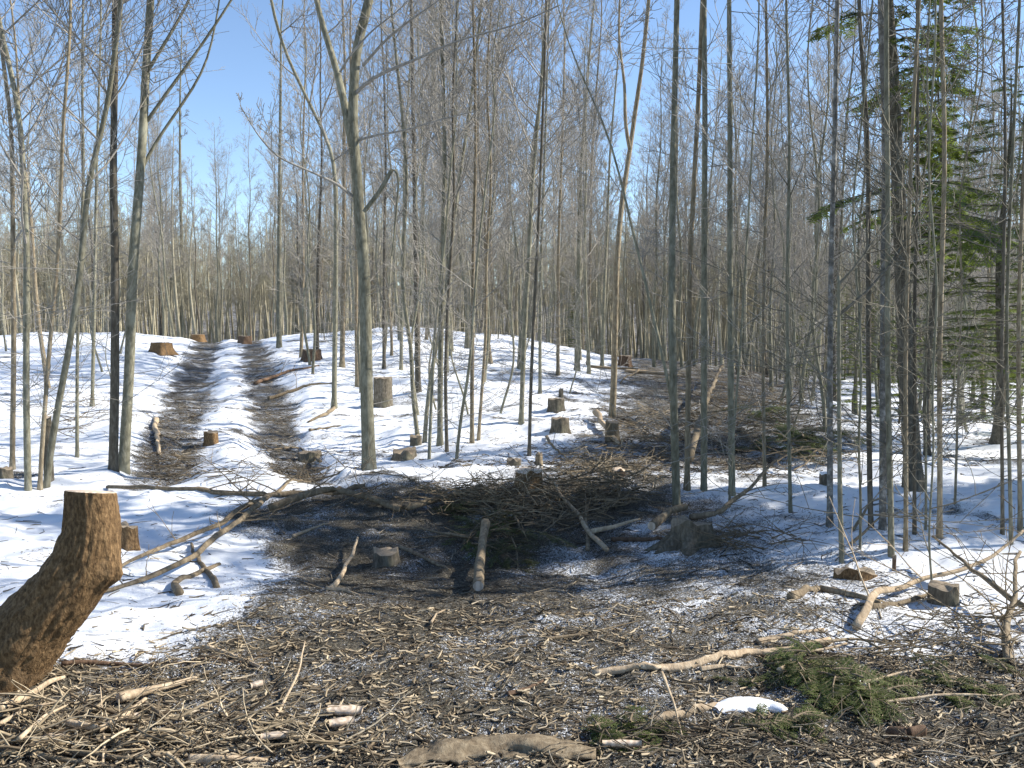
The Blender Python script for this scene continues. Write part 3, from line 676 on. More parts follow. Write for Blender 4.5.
# ------------------------------------------------------------------ stumps
def stump(bx, by, wpx, hpx, label, bark=M_STUMPG, cut=M_CUTO, flare=.35, lobes=5, tiltx=0, tilty=0, jag=.02, name='tree_stump', cat='tree stump', snowcap=False, asp=1.0, butt=False):
    b = G(bx, by); r = wpx / 2 / F * b.y / (1 + flare * .4); h = hpx / F * b.y
    root = bpy.data.objects.new(name, None); COL.objects.link(root); root.location = b; root.rotation_euler = (tiltx, tilty, 0); root.empty_display_size = .1
    tag(root, label, cat, 'stumps on the cut-over ground')
    sides = 40; nr = 14; an = np.arange(sides) / sides * 2 * np.pi; sd_ = rr.random() * 50; t = np.linspace(0, 1, nr)
    lob = (.5 + .5 * np.cos(an * lobes + sd_)) ** 1.5
    rad = r * (1 + flare * np.exp(-t * 2.6)[:, None] * (.35 + 1.1 * lob[None]) + .10 * (vnoise(np.cos(an)[None] * 3 + sd_, np.sin(an)[None] * 3 + t[:, None] * 2) - .5) + .05 * (vnoise(an[None] * 6 + sd_, t[:, None] * 1.5) - .5))
    if butt:
        lob = np.abs(np.cos(an * 3.5 + sd_ + .6 * np.sin(an * 2))) ** 2.2
        rad = r * (.62 + .12 * (vnoise(an[None] * 5 + sd_, t[:, None] * 3) - .5) + (1 - t[:, None]) ** 1.8 * (.12 + .85 * lob[None]) + .07 * (lob[None] - .5))
    rad[:, -1] = (rad[:, -2] + rad[:, 0]) / 2
    Z = -.06 + t[:, None] * (h + .06) + (t[:, None] ** 3) * jag * (vnoise(np.cos(an) * 2 + sd_, np.sin(an) * 2) - .5)[None] * 2
    V = np.stack([rad * np.cos(an), rad * np.sin(an) * asp, Z], -1).reshape(-1, 3)
    i = np.arange(nr - 1)[:, None] * sides; j = np.arange(sides)[None]; j2 = (j + 1) % sides
    link('bark', mesh_np('bark', V, [np.stack([i + j, i + j2, i + sides + j2, i + sides + j], -1).reshape(-1, 4)], [bark], np.full(len(V), .5)), root)
    topv = V[-sides:]; c = topv.mean(0); W = [c + (0, 0, -.0)]; 
    ring1 = c + (topv - c) * .94 + (0, 0, .002); ring2 = c + (topv - c) * .5 + (0, 0, .004)
    W = np.concatenate([topv, ring1, ring2, [c + (0, 0, .005)]])
    k = np.arange(sides); k2 = (k + 1) % sides
    fq = np.concatenate([np.stack([k, k2, k2 + sides, k + sides], 1), np.stack([k + sides, k2 + sides, k2 + 2 * sides, k + 2 * sides], 1)])
    ft = np.stack([k + 2 * sides, k2 + 2 * sides, np.full(sides, 3 * sides)], 1)
    link('cut_face', mesh_np('cut_face', W, [fq, ft], [cut], None, False), root)
    if snowcap:
        W2 = W.copy(); W2[:, 2] += .012; W2[-1, 2] += r * .25; W2[2 * sides:3 * sides, 2] += r * .2; W2[:sides, 2] -= .01
        link('snow_cap', mesh_np('snow_cap', W2, [fq, ft], [M_SNOW]), root)
    return root
STUMPS = [
 (129, 546, 20, 21, 'small split dark stump just right of the big leaning stump', dict(bark=M_STUMP, jag=.035)),
 (5, 478, 16, 10, 'weathered grey stump cut off by the left edge', {}),
 (49, 482, 9, 66, 'tall narrow sawn stub between the two stems of the V pair', dict(cut=M_CUT, flare=.2)),
 (162, 353, 24, 10, 'round dark brown root stump left of the head of the left rut', dict(bark=M_STUMP, flare=.6, jag=.03)),
 (198, 341, 14, 6, 'tiny brown stump at the top of the left rut', dict(bark=M_STUMP)),
 (245, 343, 14, 7, 'tiny reddish stump at the top between the ruts', dict(bark=M_RED)),
 (312, 360, 20, 10, 'brown ragged stump at the foot of the thin trees right of the ruts', dict(bark=M_RED, jag=.025)),
 (383, 406, 19, 28, 'tall standing round stump on the snow beside the forked tree', dict(flare=.08)),
 (416, 444, 12, 8, 'square little grey stump at the foot of the crooked stems', dict(flare=.1)),
 (404, 459, 28, 8, 'low rotted stump mound right of the forked tree foot', dict(flare=.7, jag=.05)),
 (310, 459, 26, 7, 'low flat stump in snow left of the forked tree', dict(flare=.6)),
 (211, 443, 15, 11, 'small brown stump on the snow strip between the two ruts', dict(bark=M_STUMP)),
 (556, 409, 18, 10, 'upper of the two squat stumps on the snow', dict(flare=.2, cut=M_CUTO)),
 (560, 431, 20, 13, 'lower and darker of the two squat stumps on the snow', dict(flare=.35)),
 (561, 397, 5, 8, 'thin peg stump above the two squat stumps', {}),
 (514, 465, 16, 6, 'thin flat stump in the snow above the orange sawn stump', {}),
 (539, 465, 8, 10, 'small ragged stub just above the orange sawn stump', dict(bark=M_LOG, jag=.03)),
 (529, 487, 30, 17, 'orange sun-struck sawn stump at the top of the brush pile', dict(bark=M_STUMP, cut=M_CUT, flare=.4)),
 (612, 441, 15, 20, 'broken stump in front of the reddish tree at the right trail', dict(bark=M_LOG, jag=.03)),
 (619, 477, 14, 8, 'little orange stump low on the right trail', dict(bark=M_RED, cut=M_CUT)),
 (616, 500, 9, 13, 'dark peg stump behind the brush pile', dict(bark=M_STUMP)),
 (692, 546, 64, 24, 'wide root-flared stump at the foot of the twin-stemmed grey tree', dict(bark=M_STUMPG, flare=.1, jag=.05, asp=.7, butt=True)),
 (855, 579, 50, 9, 'wide low mossy stump in the snow on the right', dict(flare=.5, jag=.03, asp=.4, bark=M_STUMP)),
 (943, 600, 30, 15, 'square sawn mossy stump under the crossing branches on the right', dict(flare=.1, cut=M_CUTO)),
 (894, 571, 4, 14, 'short thin red-brown stake stub in the snow', dict(bark=M_RED, flare=.1)),
 (625, 366, 14, 10, 'round brown stump at the head of the right trail', dict(bark=M_RED)),
 (386, 566, 30, 16, 'rotten low stump in the middle of the shaded debris', dict(flare=.6, jag=.035)),
 (826, 484, 14, 9, 'dark snow-capped stump behind the flecked trunk on the right', dict(snowcap=True)),
 (1001, 402, 12, 6, 'small far stump on the right snow near the edge', {}),
]
for x, y, w_, h_, lab, o in STUMPS: stump(x, y, w_, h_, lab, **o)

# the big leaning stump, front left
def leaning_stump():
    Y = 3.85; path = [(-42, 760, 112), (-25, 715, 106), (-8, 682, 92), (15, 650, 82), (41, 618, 74), (68, 588, 68), (86, 560, 61), (92, 535, 54), (92, 512, 49), (91, 492, 46)]
    base = Vector(at(-10, 700, Y)); base.z = gz(base.x, Y)
    root = bpy.data.objects.new('leaning_stump', None); COL.objects.link(root); root.location = base
    tag(root, 'big brown bent tree stump sawn flat on top, leaning in the left foreground', 'tree stump', 'stumps on the cut-over ground')
    P = [at(x, y, Y) - base for x, y, _ in path]; r = [q[2] / 2 / F * Y for q in path]
    Q, q = resample(P, r, 90); n = len(Q); sides = 96
    D = np.gradient(Q, axis=0); D /= np.linalg.norm(D, axis=1, keepdims=True)
    A = np.cross(D, np.array([0, 1., 0])); A /= np.linalg.norm(A, axis=1, keepdims=True); B = np.cross(D, A)
    # level the last rings to a horizontal saw cut
    for k in range(n):
        f = max(0, (k - (n - 14)) / 13)
        if f > 0:
            A[k] = A[k] * (1 - f) + np.array([np.sign(A[k][0]) * 1., 0, 0.06]) * f; A[k] /= np.linalg.norm(A[k])
            B[k] = B[k] * (1 - f) + np.array([0, 1., -.17]) * np.sign(B[k][1]) * f; B[k] /= np.linalg.norm(B[k])
    an = np.arange(sides) / sides * 2 * np.pi; s = np.linspace(0, 1, n)
    tw = an[None] + s[:, None] * .5
    rid = np.abs(vnoise(tw * 9, s[:, None] * 9, 5) - .5) * 2; rid2 = vnoise(tw * 26, s[:, None] * 34, 9) - .5
    big = vnoise(np.cos(tw) * 1.6 + 3, np.sin(tw) * 1.6 + s[:, None] * 4, 2) - .5
    rad = q[:, None] * (1 + .16 * big + .09 * (rid - .5) + .06 * rid2 + .05 * (vnoise(tw * 14, s[:, None] * 60, 31) - .5))
    V = Q[:, None] + rad[:, :, None] * (np.cos(an)[None, :, None] * A[:, None] + np.sin(an)[None, :, None] * B[:, None])
    # knot bulge on the right side under the bend
    kc = np.array(at(113, 572, Y) - base); dv = V - kc; dd = np.linalg.norm(dv, axis=2)
    V = V + (np.exp(-(dd / .065) ** 2) * .05)[:, :, None] * np.array([.85, -.15, -.35])
    V = V.reshape(-1, 3); i = np.arange(n - 1)[:, None] * sides; j = np.arange(sides)[None]; j2 = (j + 1) % sides
    link('bark', mesh_np('bark', V, [np.stack([i + j, i + j2, i + sides + j2, i + sides + j], -1).reshape(-1, 4)], [M_STUMP], np.full(len(V), .5)), root)
    topv = V[-sides:]; c = topv.mean(0); W = np.concatenate([topv, c + (topv - c) * .93 + (0, 0, .004), [c + (0, 0, .008)]]); k = np.arange(sides); k2 = (k + 1) % sides
    link('cut_face', mesh_np('cut_face', W, [np.stack([k, k2, k2 + sides, k + sides], 1), np.stack([k + sides, k2 + sides, np.full(sides, 2 * sides)], 1)], [M_CUT], None, False), root)
leaning_stump()

# ------------------------------------------------------------------ logs and branches on the ground
def stick(path, wpx, label, mat=M_DEAD, name='fallen_branch', cat='branch', lift=0.0, twigs=0, taper=.6, group='branches lying on the ground', cut=False, wig=1.0, lifts=None):
    g = [G(x, y) for x, y in path]
    r0 = wpx / 2 / F * g[0].y; n0 = len(g)
    pts = []
    for k, p in enumerate(g):
        r = r0 * (1 - taper * k / (n0 - 1)); l = lifts[k] if lifts else lift
        pts.append(p + Vector((0, 0, r * .6 + l)))
    b = g[0].copy(); n = 34
    Q, q = resample([p - b for p in pts], [r0 * (1 - taper * k / (n0 - 1)) for k in range(n0)], n)
    L = np.linalg.norm(Q[-1] - Q[0])
    ph = rr.random() * 30; s = np.linspace(0, L, n)
    Q[:, 0] += wig * .035 * fbm(s * 3 + ph, s * 0, 3) * np.minimum(1, L); Q[:, 1] += wig * .05 * fbm(s * 3 + ph, s * 0 + 5, 3) * min(1, L); Q[:, 2] += wig * .02 * fbm(s * 3 + ph, s * 0 + 9, 3) * min(1, L)
    hg = H(Q[:, 0] + b.x, Q[:, 1] + b.y) - b.z; Q[:, 2] = np.maximum(Q[:, 2], hg + q * .45)
    me = trunk_mesh(name, Q, q, mat, 14, rough=.3, flare=0, cap=True)
    if cut or twigs:
        root = bpy.data.objects.new(name, None); COL.objects.link(root); root.location = b; link('stem', me, root)
        if cut:
            T = (Q[0] - Q[1]); T /= np.linalg.norm(T); A = np.cross(T, [0, 0, 1.]); A /= np.linalg.norm(A); B = np.cross(T, A); an = np.arange(20) / 20 * 6.2832
            W = Q[0] + T * .004 + q[0] * .97 * (np.cos(an)[:, None] * A + np.sin(an)[:, None] * B)
            link('cut_end', mesh_np('cut_end', W, [np.arange(20)[None]], [M_CUT], None, False), root)
        if twigs:
            T = Tubes()
            for k in range(twigs):
                i = rr.randrange(4, n); a = rr.uniform(0, 6.28)
                grow(T, tuple(Q[i]), vn((math.cos(a), math.sin(a) * .5, rr.uniform(.0, .7))), rr.uniform(.15, .6) * min(1.3, L), max(q[i] * .35, .003), 1, 2, 0.0, .8, .002)
            T.obj('side_twigs', M_LOG if mat is not M_DEAD else M_DEAD, root)
    else:
        root = link(name, me, None, b)
    tag(root, label, cat, group)
    return root
STICKS = [
 ([(268, 512), (300, 506), (340, 500), (368, 508), (398, 517), (440, 506), (482, 494)], 7.5, 'long curved barked log arching over the dark hollow in the middle', dict(mat=M_LOG, name='fallen_log', cat='log', lifts=[.03, .07, .09, .07, .03, .05, .05], taper=.2, cut=True)),
 ([(272, 508), (248, 528), (225, 546), (190, 568), (150, 584), (110, 594), (70, 600)], 6, 'lower long forked branch running down left from the curved log', dict(mat=M_LOG, twigs=7, lifts=[.1, .12, .1, .06, .03, .02, .0])),
 ([(266, 510), (240, 522), (222, 534), (180, 548), (140, 560), (100, 575)], 5.5, 'upper long forked branch running left from the curved log', dict(mat=M_LOG, twigs=6, lifts=[.1, .1, .08, .05, .02, .0])),
 ([(365, 489), (330, 496), (270, 497), (210, 494), (150, 489), (110, 488)], 7, 'long straight grey log lying across the snow in the left middle', dict(mat=M_LOG, name='fallen_log', cat='log', taper=.5, twigs=8)),
 ([(276, 496), (310, 482), (340, 473)], 4, 'dark branch rising right from the long straight log', dict(mat=M_LOG, twigs=3)),
 ([(478, 592), (482, 570), (486, 550)], 11, 'short thick grey log standing up against the brush pile', dict(mat=M_LOG, name='fallen_log', cat='log', cut=True, taper=.1, lifts=[.02, .1, .2], wig=.3)),
 ([(606, 556), (590, 540), (572, 520), (556, 503), (540, 480)], 5, 'pale bare branch leaning down the right side of the brush pile', dict(mat=M_DEAD, lifts=[.03, .06, .1, .12, .15])),
 ([(588, 550), (583, 530), (585, 508)], 4, 'short upright dark stick in the right of the brush pile', dict(mat=M_LOG, lifts=[0, .08, .15])),
 ([(590, 537), (615, 531), (640, 523)], 6, 'pale split piece at the right edge of the brush pile', dict(mat=M_DEAD, lift=.03)),
 ([(612, 540), (650, 541), (690, 540)], 5, 'dark red log lying half in snow left of the flared stump', dict(mat=M_RED)),
 ([(690, 522), (720, 520), (745, 505), (775, 492)], 6, 'dark branch rising right from the flared root stump', dict(mat=M_LOG, twigs=5, lifts=[.03, .05, .12, .3])),
 ([(652, 534), (668, 520), (684, 516)], 9, 'short pale sawn log leaning on the flared root stump', dict(mat=M_LOG, name='fallen_log', cat='log', cut=True, taper=.1, lift=.05)),
 ([(590, 677), (640, 669), (700, 664), (760, 658), (800, 652), (835, 646)], 8, 'long pale peeled pole lying across the lower middle', dict(taper=-.15, name='peeled_pole', cat='pole', cut=True)),
 ([(700, 672), (725, 667), (752, 670)], 5, 'short pale stick just below the long peeled pole', {}),
 ([(758, 645), (790, 637), (822, 629)], 7, 'short pale pole above the right end of the long peeled pole', {}),
 ([(850, 630), (866, 612), (885, 602), (920, 590), (945, 582), (985, 572), (1003, 566), (1022, 556)], 8, 'long forked branch, pale at its near end, crossing the snow on the right', dict(twigs=4, lifts=[0, .04, .06, .05, .05, .06, .1, .16])),
 ([(862, 612), (895, 606), (925, 598), (955, 588)], 6, 'grey stick lying under the pale forked branch on the right', dict(mat=M_LOG)),
 ([(1040, 632), (1010, 616), (980, 597), (955, 580), (932, 566)], 7, 'straight dark branch crossing over the pale forked one on the right', dict(mat=M_LOG, lifts=[.05, .08, .12, .15, .2], twigs=6)),
 ([(1003, 662), (1006, 640), (1012, 618), (1022, 595)], 9, 'grey broken upright branch at the right edge of the snow', dict(mat=M_LOG, lifts=[0, .1, .18, .25], twigs=10)),
 ([(800, 652), (850, 644), (885, 648), (920, 652)], 4, 'thin dark branch curving over the snow above the green boughs', dict(mat=M_LOG, twigs=3, lift=.02)),
 ([(780, 680), (800, 663), (845, 650)], 6, 'pale stick poking from the green heap towards the snow', dict(lift=.03)),
 ([(640, 728), (680, 718), (722, 706)], 10, 'pale split log between the green boughs at bottom centre', dict(name='fallen_log', cat='log', taper=.2)),
 ([(690, 728), (740, 738), (790, 748)], 4, 'thin grey stick below the white slab', dict(mat=M_LOG)),
 ([(660, 708), (672, 722), (682, 738)], 3, 'thin curved twig standing among the bottom boughs', dict(lifts=[.15, .08, 0])),
 ([(508, 697), (528, 690), (546, 680)], 5, 'short orange-brown stick with a hooked end in the lower centre', dict(mat=M_RED)),
 ([(206, 650), (232, 658), (262, 668)], 6, 'pale stick at the lower edge of the left snow', {}),
 ([(62, 668), (110, 666), (170, 663), (240, 664)], 5, 'long straight brown stick along the bottom of the left snow', dict(mat=M_RED)),
 ([(0, 722), (30, 708), (52, 692), (66, 688)], 9, 'thick pale curved branch beside the big leaning stump', dict(lift=.04)),
 ([(66, 740), (100, 744), (122, 732), (146, 711)], 9, 'pale bent branch with forked shape in the bottom left heap', dict(lift=.05)),
 ([(78, 714), (108, 713), (136, 714)], 8, 'short grey-brown log in the bottom left heap', dict(mat=M_LOG, name='fallen_log', cat='log')),
 ([(-12, 754), (40, 758), (90, 764)], 11, 'dark grey log along the bottom left corner', dict(mat=M_LOG, name='fallen_log', cat='log')),
 ([(118, 706), (150, 696), (196, 684)], 11, 'crumbling pale log end right of the leaning stump', dict(name='fallen_log', cat='log', cut=True, lift=.02)),
 ([(60, 752), (100, 757), (140, 760), (190, 752)], 7, 'dark bark strip at the bottom left', dict(mat=M_LOG)),
 ([(155, 742), (200, 748), (250, 738)], 5, 'long grey stick right of the bottom left heap', dict(mat=M_LOG)),
 ([(190, 764), (225, 762), (268, 762)], 12, 'pale splintered slab at the bottom edge', dict(name='fallen_log', cat='log')),
 ([(0, 742), (28, 724), (62, 716)], 5, 'upper thin tan branch left of the heap', dict(lift=.06)),
 ([(20, 760), (44, 736), (70, 722)], 5, 'tan branch slanting up through the bottom left heap', dict(lift=.07)),
 ([(100, 770), (104, 735), (101, 708)], 3, 'thin upright tan twig in the bottom left heap', dict(lifts=[.0, .04, .08])),
 ([(144, 712), (160, 722), (172, 734)], 6, 'dark crooked twig right of the bent branch', dict(mat=M_LOG, lift=.03)),
 ([(275, 722), (290, 700), (300, 680), (305, 664)], 3, 'thin pale curved shoot in the lower left centre', dict(lifts=[0, .04, .07, .1])),
 ([(330, 588), (345, 578), (356, 563), (358, 552)], 6, 'crooked pale stick left in the shaded debris', dict(lifts=[0, .03, .07, .1])),
 ([(326, 590), (345, 592), (360, 596)], 5, 'short flat pale stick under the crooked one', {}),
 ([(400, 548), (425, 560), (450, 570)], 4, 'thin grey stick right of the rotten low stump', dict(mat=M_LOG)),
 ([(292, 538), (312, 530), (330, 524)], 4, 'small pale stick under the curved log', {}),
 ([(180, 596), (176, 586), (200, 575), (220, 566)], 9, 'rotten brown log under the forked branches on the left snow', dict(mat=M_LOG, name='fallen_log', cat='log')),
 ([(218, 590), (205, 575), (196, 558), (192, 546)], 7, 'second rotten brown log crossing under the forked branches', dict(mat=M_LOG, name='fallen_log', cat='log')),
 ([(690, 470), (705, 430), (722, 385)], 8, 'leaning grey log propped across the brown slash behind the straight trunks', dict(mat=M_LOG, name='fallen_log', cat='log', lifts=[.1, .4, .5], taper=.3)),
 ([(320, 462), (300, 448), (260, 452)], 3, 'thin stick on the snow left of the forked tree', dict(mat=M_LOG)),
 ([(334, 410), (322, 418), (308, 424)], 4, 'dark branch on the snow at the foot of the curving stem', dict(mat=M_LOG)),
 ([(255, 385), (290, 372), (320, 366)], 4, 'brown branch lying across the right rut', dict(mat=M_RED, twigs=3)),
 ([(268, 400), (300, 390), (335, 385)], 4, 'dark branch on the snow right of the right rut', dict(mat=M_LOG, twigs=2)),
 ([(155, 420), (157, 440), (160, 455)], 5, 'pale bent stick on the left side of the left rut', {}),
 ([(310, 431), (325, 429), (341, 426)], 3, 'short twig on the snow beside the forked tree', dict(mat=M_LOG)),
 ([(545, 438), (556, 450), (570, 462)], 3, 'thin branch with a fork on the snow below the squat stumps', dict(mat=M_LOG, twigs=2)),
 ([(596, 422), (606, 434), (618, 446)], 6, 'pale slanting piece leaning on the broken stump by the right trail', dict(lifts=[.12, .06, 0])),
 ([(625, 372), (660, 374), (690, 378)], 4, 'pale stick across the head of the right trail', {}),
 ([(590, 338 + 30), (640, 370), (620, 384)], 3, 'dark twig at the head of the right trail', dict(mat=M_LOG)),
 ([(850, 545), (868, 535), (892, 524)], 3, 'thin arching twig behind the wide low stump', dict(mat=M_LOG, lifts=[0, .06, .12])),
 ([(852, 530), (870, 515), (890, 505)], 3, 'thin arching twig behind the flecked trunks', dict(mat=M_LOG, lifts=[0, .1, .1])),
 ([(790, 600), (820, 590), (860, 598), (880, 604)], 9, 'half-buried rotten log below the wide low stump', dict(mat=M_LOG, name='fallen_log', cat='log')),
 ([(870, 768), (900, 757), (930, 744)], 7, 'pale stick at the bottom right', {}),
 ([(890, 738), (906, 738), (922, 736)], 14, 'short orange-brown log chunk at the bottom right', dict(mat=M_RED, name='fallen_log', cat='log', cut=True, taper=.1)),
 ([(860, 690), (900, 680), (920, 676)], 3, 'thin pale twig over the right bough carpet', dict(lift=.03)),
 ([(870, 712), (930, 705), (1000, 700)], 4, 'long thin pale stick through the right bough carpet', dict(lift=.03)),
 ([(470, 545), (440, 540), (415, 533)], 4, 'grey stick left of the standing short log', dict(mat=M_LOG, lift=.05)),
 ([(545, 640), (590, 634), (640, 622)], 3, 'thin dark twig across the middle debris', dict(mat=M_LOG)),
 ([(430, 628), (436, 618), (446, 614)], 3, 'tiny pale forked twig in the middle debris', dict(lift=.02)),
 ([(455, 600), (480, 606), (515, 610)], 3, 'thin dark twig below the standing short log', dict(mat=M_LOG)),
]
for p, w_, lab, o in STICKS: stick(p, w_, lab, **o)

# rotten root slab, bottom centre
def slab(path, wpx, hgt, label, mat, name, cat, ro=1.0):
    g = [G(x, y) for x, y in path]; b = g[0].copy(); n = 40
    Q, q = resample([p - b + Vector((0, 0, hgt * .2)) for p in g], [wpx / 2 / F * p.y for p in g], n); sides = 24
    D = np.gradient(Q, axis=0); D /= np.linalg.norm(D, axis=1, keepdims=True); A = np.cross(D, [0, 0, 1.]); A /= np.linalg.norm(A, axis=1, keepdims=True); B = np.array([0, 0, 1.])
    an = np.arange(sides) / sides * 2 * np.pi; s = np.linspace(0, 1, n); env = np.sin(np.clip(s, .02, .98) * np.pi) ** .35
    k = 1 + ro * .8 * (vnoise(np.cos(an)[None] * 2 + 5, np.sin(an)[None] * 2 + s[:, None] * 9) - .5) + ro * .6 * (vnoise(an[None] * 5, s[:, None] * 26) - .5)
    V = Q[:, None] + (q * env)[:, None, None] * k[:, :, None] * np.cos(an)[None, :, None] * A[:, None] + (hgt * env)[:, None, None] * k[:, :, None] * np.sin(an)[None, :, None] * B
    V = V.reshape(-1, 3); i = np.arange(n - 1)[:, None] * sides; j = np.arange(sides)[None]; j2 = (j + 1) % sides
    me = mesh_np(name, V, [np.stack([i + j, i + j2, i + sides + j2, i + sides + j], -1).reshape(-1, 4), np.arange(sides)[None], np.arange((n - 1) * sides, n * sides)[None]], [mat], np.full(len(V), .5))
    return tag(link(name, me, None, b), label, cat)
slab([(398, 768), (450, 757), (500, 752), (550, 752), (596, 757)], 46, .036, 'rotten hollow root slab at the bottom centre edge', M_LOG, 'rotten_log', 'log')
slab([(716, 712), (740, 708), (770, 710), (784, 714)], 26, .035, 'bright white snow-covered slab between the green boughs', M_SNOW, 'snow_patch', 'snow', .3)
slab([(838, 690), (850, 686), (866, 688)], 12, .03, 'small white snow clump on top of the green heap', M_SNOW, 'snow_patch', 'snow', .3)
def chip(px, row, L, W, ang, label, mat=M_CUT):
    p = G(px, row); l = L / F * p.y; w_ = W / F * p.y; n = 9; V = []
    for k in range(n):
        t = k / (n - 1); x = (t - .5) * l; hw = w_ * (.5 - .25 * abs(t - .5)) * rr.uniform(.8, 1.1)
        V += [(x, -hw, .004), (x, hw, .004), (x, hw * .9, .02), (x, -hw * .9, .022)]
    F_ = []
    for k in range(n - 1):
        for j in range(4): F_.append((4 * k + j, 4 * k + (j + 1) % 4, 4 * k + 4 + (j + 1) % 4, 4 * k + 4 + j))
    F_ += [(0, 1, 2, 3), (4 * n - 4, 4 * n - 1, 4 * n - 2, 4 * n - 3)]
    o = link('wood_chip', mesh_np('wood_chip', np.array(V), [np.array(F_)], [mat], None, False), None, p + Vector((0, 0, .012))); o.rotation_euler = (rr.uniform(-.1, .3), rr.uniform(-.1, .1), ang)
    tag(o, label, 'wood chip', 'wood chips on the ground')
for c in ((345, 716, 36, 15, 0, 'long bright wood chip in the lower left centre'), (342, 728, 26, 12, .3, 'smaller pale chip just below the long bright one'), 
          (622, 750, 40, 7, -.1, 'narrow pale splinter below the bottom boughs'), (50, 745, 30, 12, .4, 'pale bark chip in the bottom left heap'), (275, 742, 28, 10, .2, 'tan chip beside the long grey stick'), (258, 690, 14, 9, .5, 'small tan chip below the left snow'), (128, 724, 22, 10, .1, 'snowy pale chip on the bottom left heap')): chip(*c)

# ------------------------------------------------------------------ green bough heaps
def bough_heap(polys, n, label, hgt, L=(.09, .2), nl=.015, mat=M_BOUGH, tint=None, name='bough_heap', cat='branches'):
    cx = sum(p[0] for p in polys) / len(polys); cy = sum(p[1] for p in polys) / len(polys); b = G(cx, cy)
    S = Tubes(); Nn = []
    for k in range(n // 7):
        e = rr.choice(polys); a = rr.uniform(0, 6.28); u = math.sqrt(rr.random())
        g = G(e[0] + math.cos(a) * e[2] * u, e[1] + math.sin(a) * e[3] * u)
        p = tuple(g - b + Vector((0, 0, .015 + hgt * (1.1 - u * u) * rr.random()))); a = rr.uniform(0, 6.28); l = rr.uniform(*L) * 2.2
        d = vn((math.cos(a), math.sin(a), rr.uniform(0, .5))); roll = rr.uniform(-.5, .5); pts = [p]; m = 7; tn = rr.random()
        for i in range(m - 1):
            d = vn((d[0] + rr.uniform(-.1, .1), d[1] + rr.uniform(-.1, .1), d[2] - .12)); pts.append(vadd(pts[-1], d, l / (m - 1)))
        S.add(pts, [.0045 * (1 - .8 * i / (m - 1)) * (1 + l) for i in range(m)], 5, .5)
        for i in range(1, m):
            for sg in (1, -1):
                for h in range(2):
                    f = rr.random(); c = tuple(pts[i - 1][x] * (1 - f) + pts[i][x] * f for x in range(3)); q = l * (.42 - .28 * i / m) * rr.uniform(.6, 1.2)
                    d2 = vn((d[0] * .8 - d[1] * sg, d[1] * .8 + d[0] * sg, roll * sg + rr.uniform(-.15, .15)))
                    spray(S, Nn, c, d2, q, .0016, nl, .0022 * nl / .015, .007 * nl / .015, min(1, max(0, tn + rr.uniform(-.2, .2))))
                    if q > .07:
                        for sg2 in (1, -1): spray(S, Nn, vadd(c, d2, q * .45), vn((d2[0] - d2[1] * sg2 * .7, d2[1] + d2[0] * sg2 * .7, d2[2])), q * .45, .0012, nl, .0022 * nl / .015, .007 * nl / .015, tn)
    root = bpy.data.objects.new(name, None); COL.objects.link(root); root.location = b
    tag(root, label, cat, 'cut evergreen boughs on the ground')
    link('needles', needles_mesh(Nn, mat), root); S.obj('twigs', M_LOG, root)
bough_heap([(803, 676, 16, 8), (832, 690, 26, 10), (862, 702, 16, 6)], 330, 'thick heap of dark green evergreen boughs in the right foreground', .11, (.06, .13))
bough_heap([(772, 728, 16, 6), (800, 730, 14, 5)], 70, 'green bough clump below the thick heap beside the white slab', .05, (.04, .09))
bough_heap([(606, 740, 24, 8), (640, 735, 16, 8)], 110, 'green bough clump at the bottom centre', .05, (.05, .1))
bough_heap([(745, 690, 28, 6)], 24, 'thin strip of green boughs behind the white slab', .02, (.04, .08))
bough_heap([(930, 688, 40, 14), (985, 680, 40, 14), (1010, 700, 30, 12)], 110, 'flat spread carpet of green boughs in the right foreground', .015, (.05, .11))
bough_heap([(505, 540, 42, 16), (520, 525, 40, 14), (470, 520, 30, 10)], 90, 'dark tangled evergreen slash around the standing short log', .22, (.15, .35))
bough_heap([(790, 455, 30, 22), (775, 440, 24, 24), (815, 462, 18, 14)], 90, 'evergreen slash heap behind the thin trees on the right', .6, (.3, .5), .04)

# ------------------------------------------------------------------ litter
def litter(name, n, region, Lr, rr_, label, mat, dens=True, lift=.0, tilt=.25, hump=None, seed=3):
    g = np.random.default_rng(seed); X = []; 
    need = n
    px0, px1, Y0, Y1, pw = region
    while need > 0:
        m = need * 3; Y = Y0 * (Y1 / Y0) ** (g.random(m) ** pw); px = g.uniform(px0, px1, m); x = (px - 512) / F * Y
        d = debris(x, Y, Hbase(x, Y)) if dens else np.ones(m)
        ok = g.random(m) < d ** 2.2; X.append(np.stack([x[ok], Y[ok]], 1)[:need]); need -= len(X[-1])
    X = np.concatenate(X)[:n]; a = g.uniform(0, np.pi, n); a = np.where(g.random(n) < .5, a * .35 - .3, a)
    L = g.uniform(*Lr, n) * g.uniform(.4, 1, n); r = g.uniform(*rr_, n); dx = np.cos(a) * L / 2; dy = np.sin(a) * L / 2
    P = np.zeros((n, 3, 3)); bend = g.normal(0, .12, (n, 2)) * L[:, None]
    for k, t in enumerate((-1, 0, 1)):
        P[:, k, 0] = X[:, 0] + dx * t; P[:, k, 1] = X[:, 1] + dy * t
    P[:, 1, :2] += bend
    up = g.random(n) * lift; tl = g.normal(0, tilt, n) * L * .5
    for k, t in enumerate((-1, 0, 1)):
        P[:, k, 2] = H(P[:, k, 0], P[:, k, 1]) + r * .7 + up + np.maximum(tl * t, -.004)
    T = g.random(n); tub = Tubes(); tub.g[(3, 4)] = [(P[i], (r[i], r[i] * .9, r[i] * .5), T[i]) for i in range(n)]
    tag(link(name, tub.mesh(name, mat)), label, 'litter', kind='stuff')
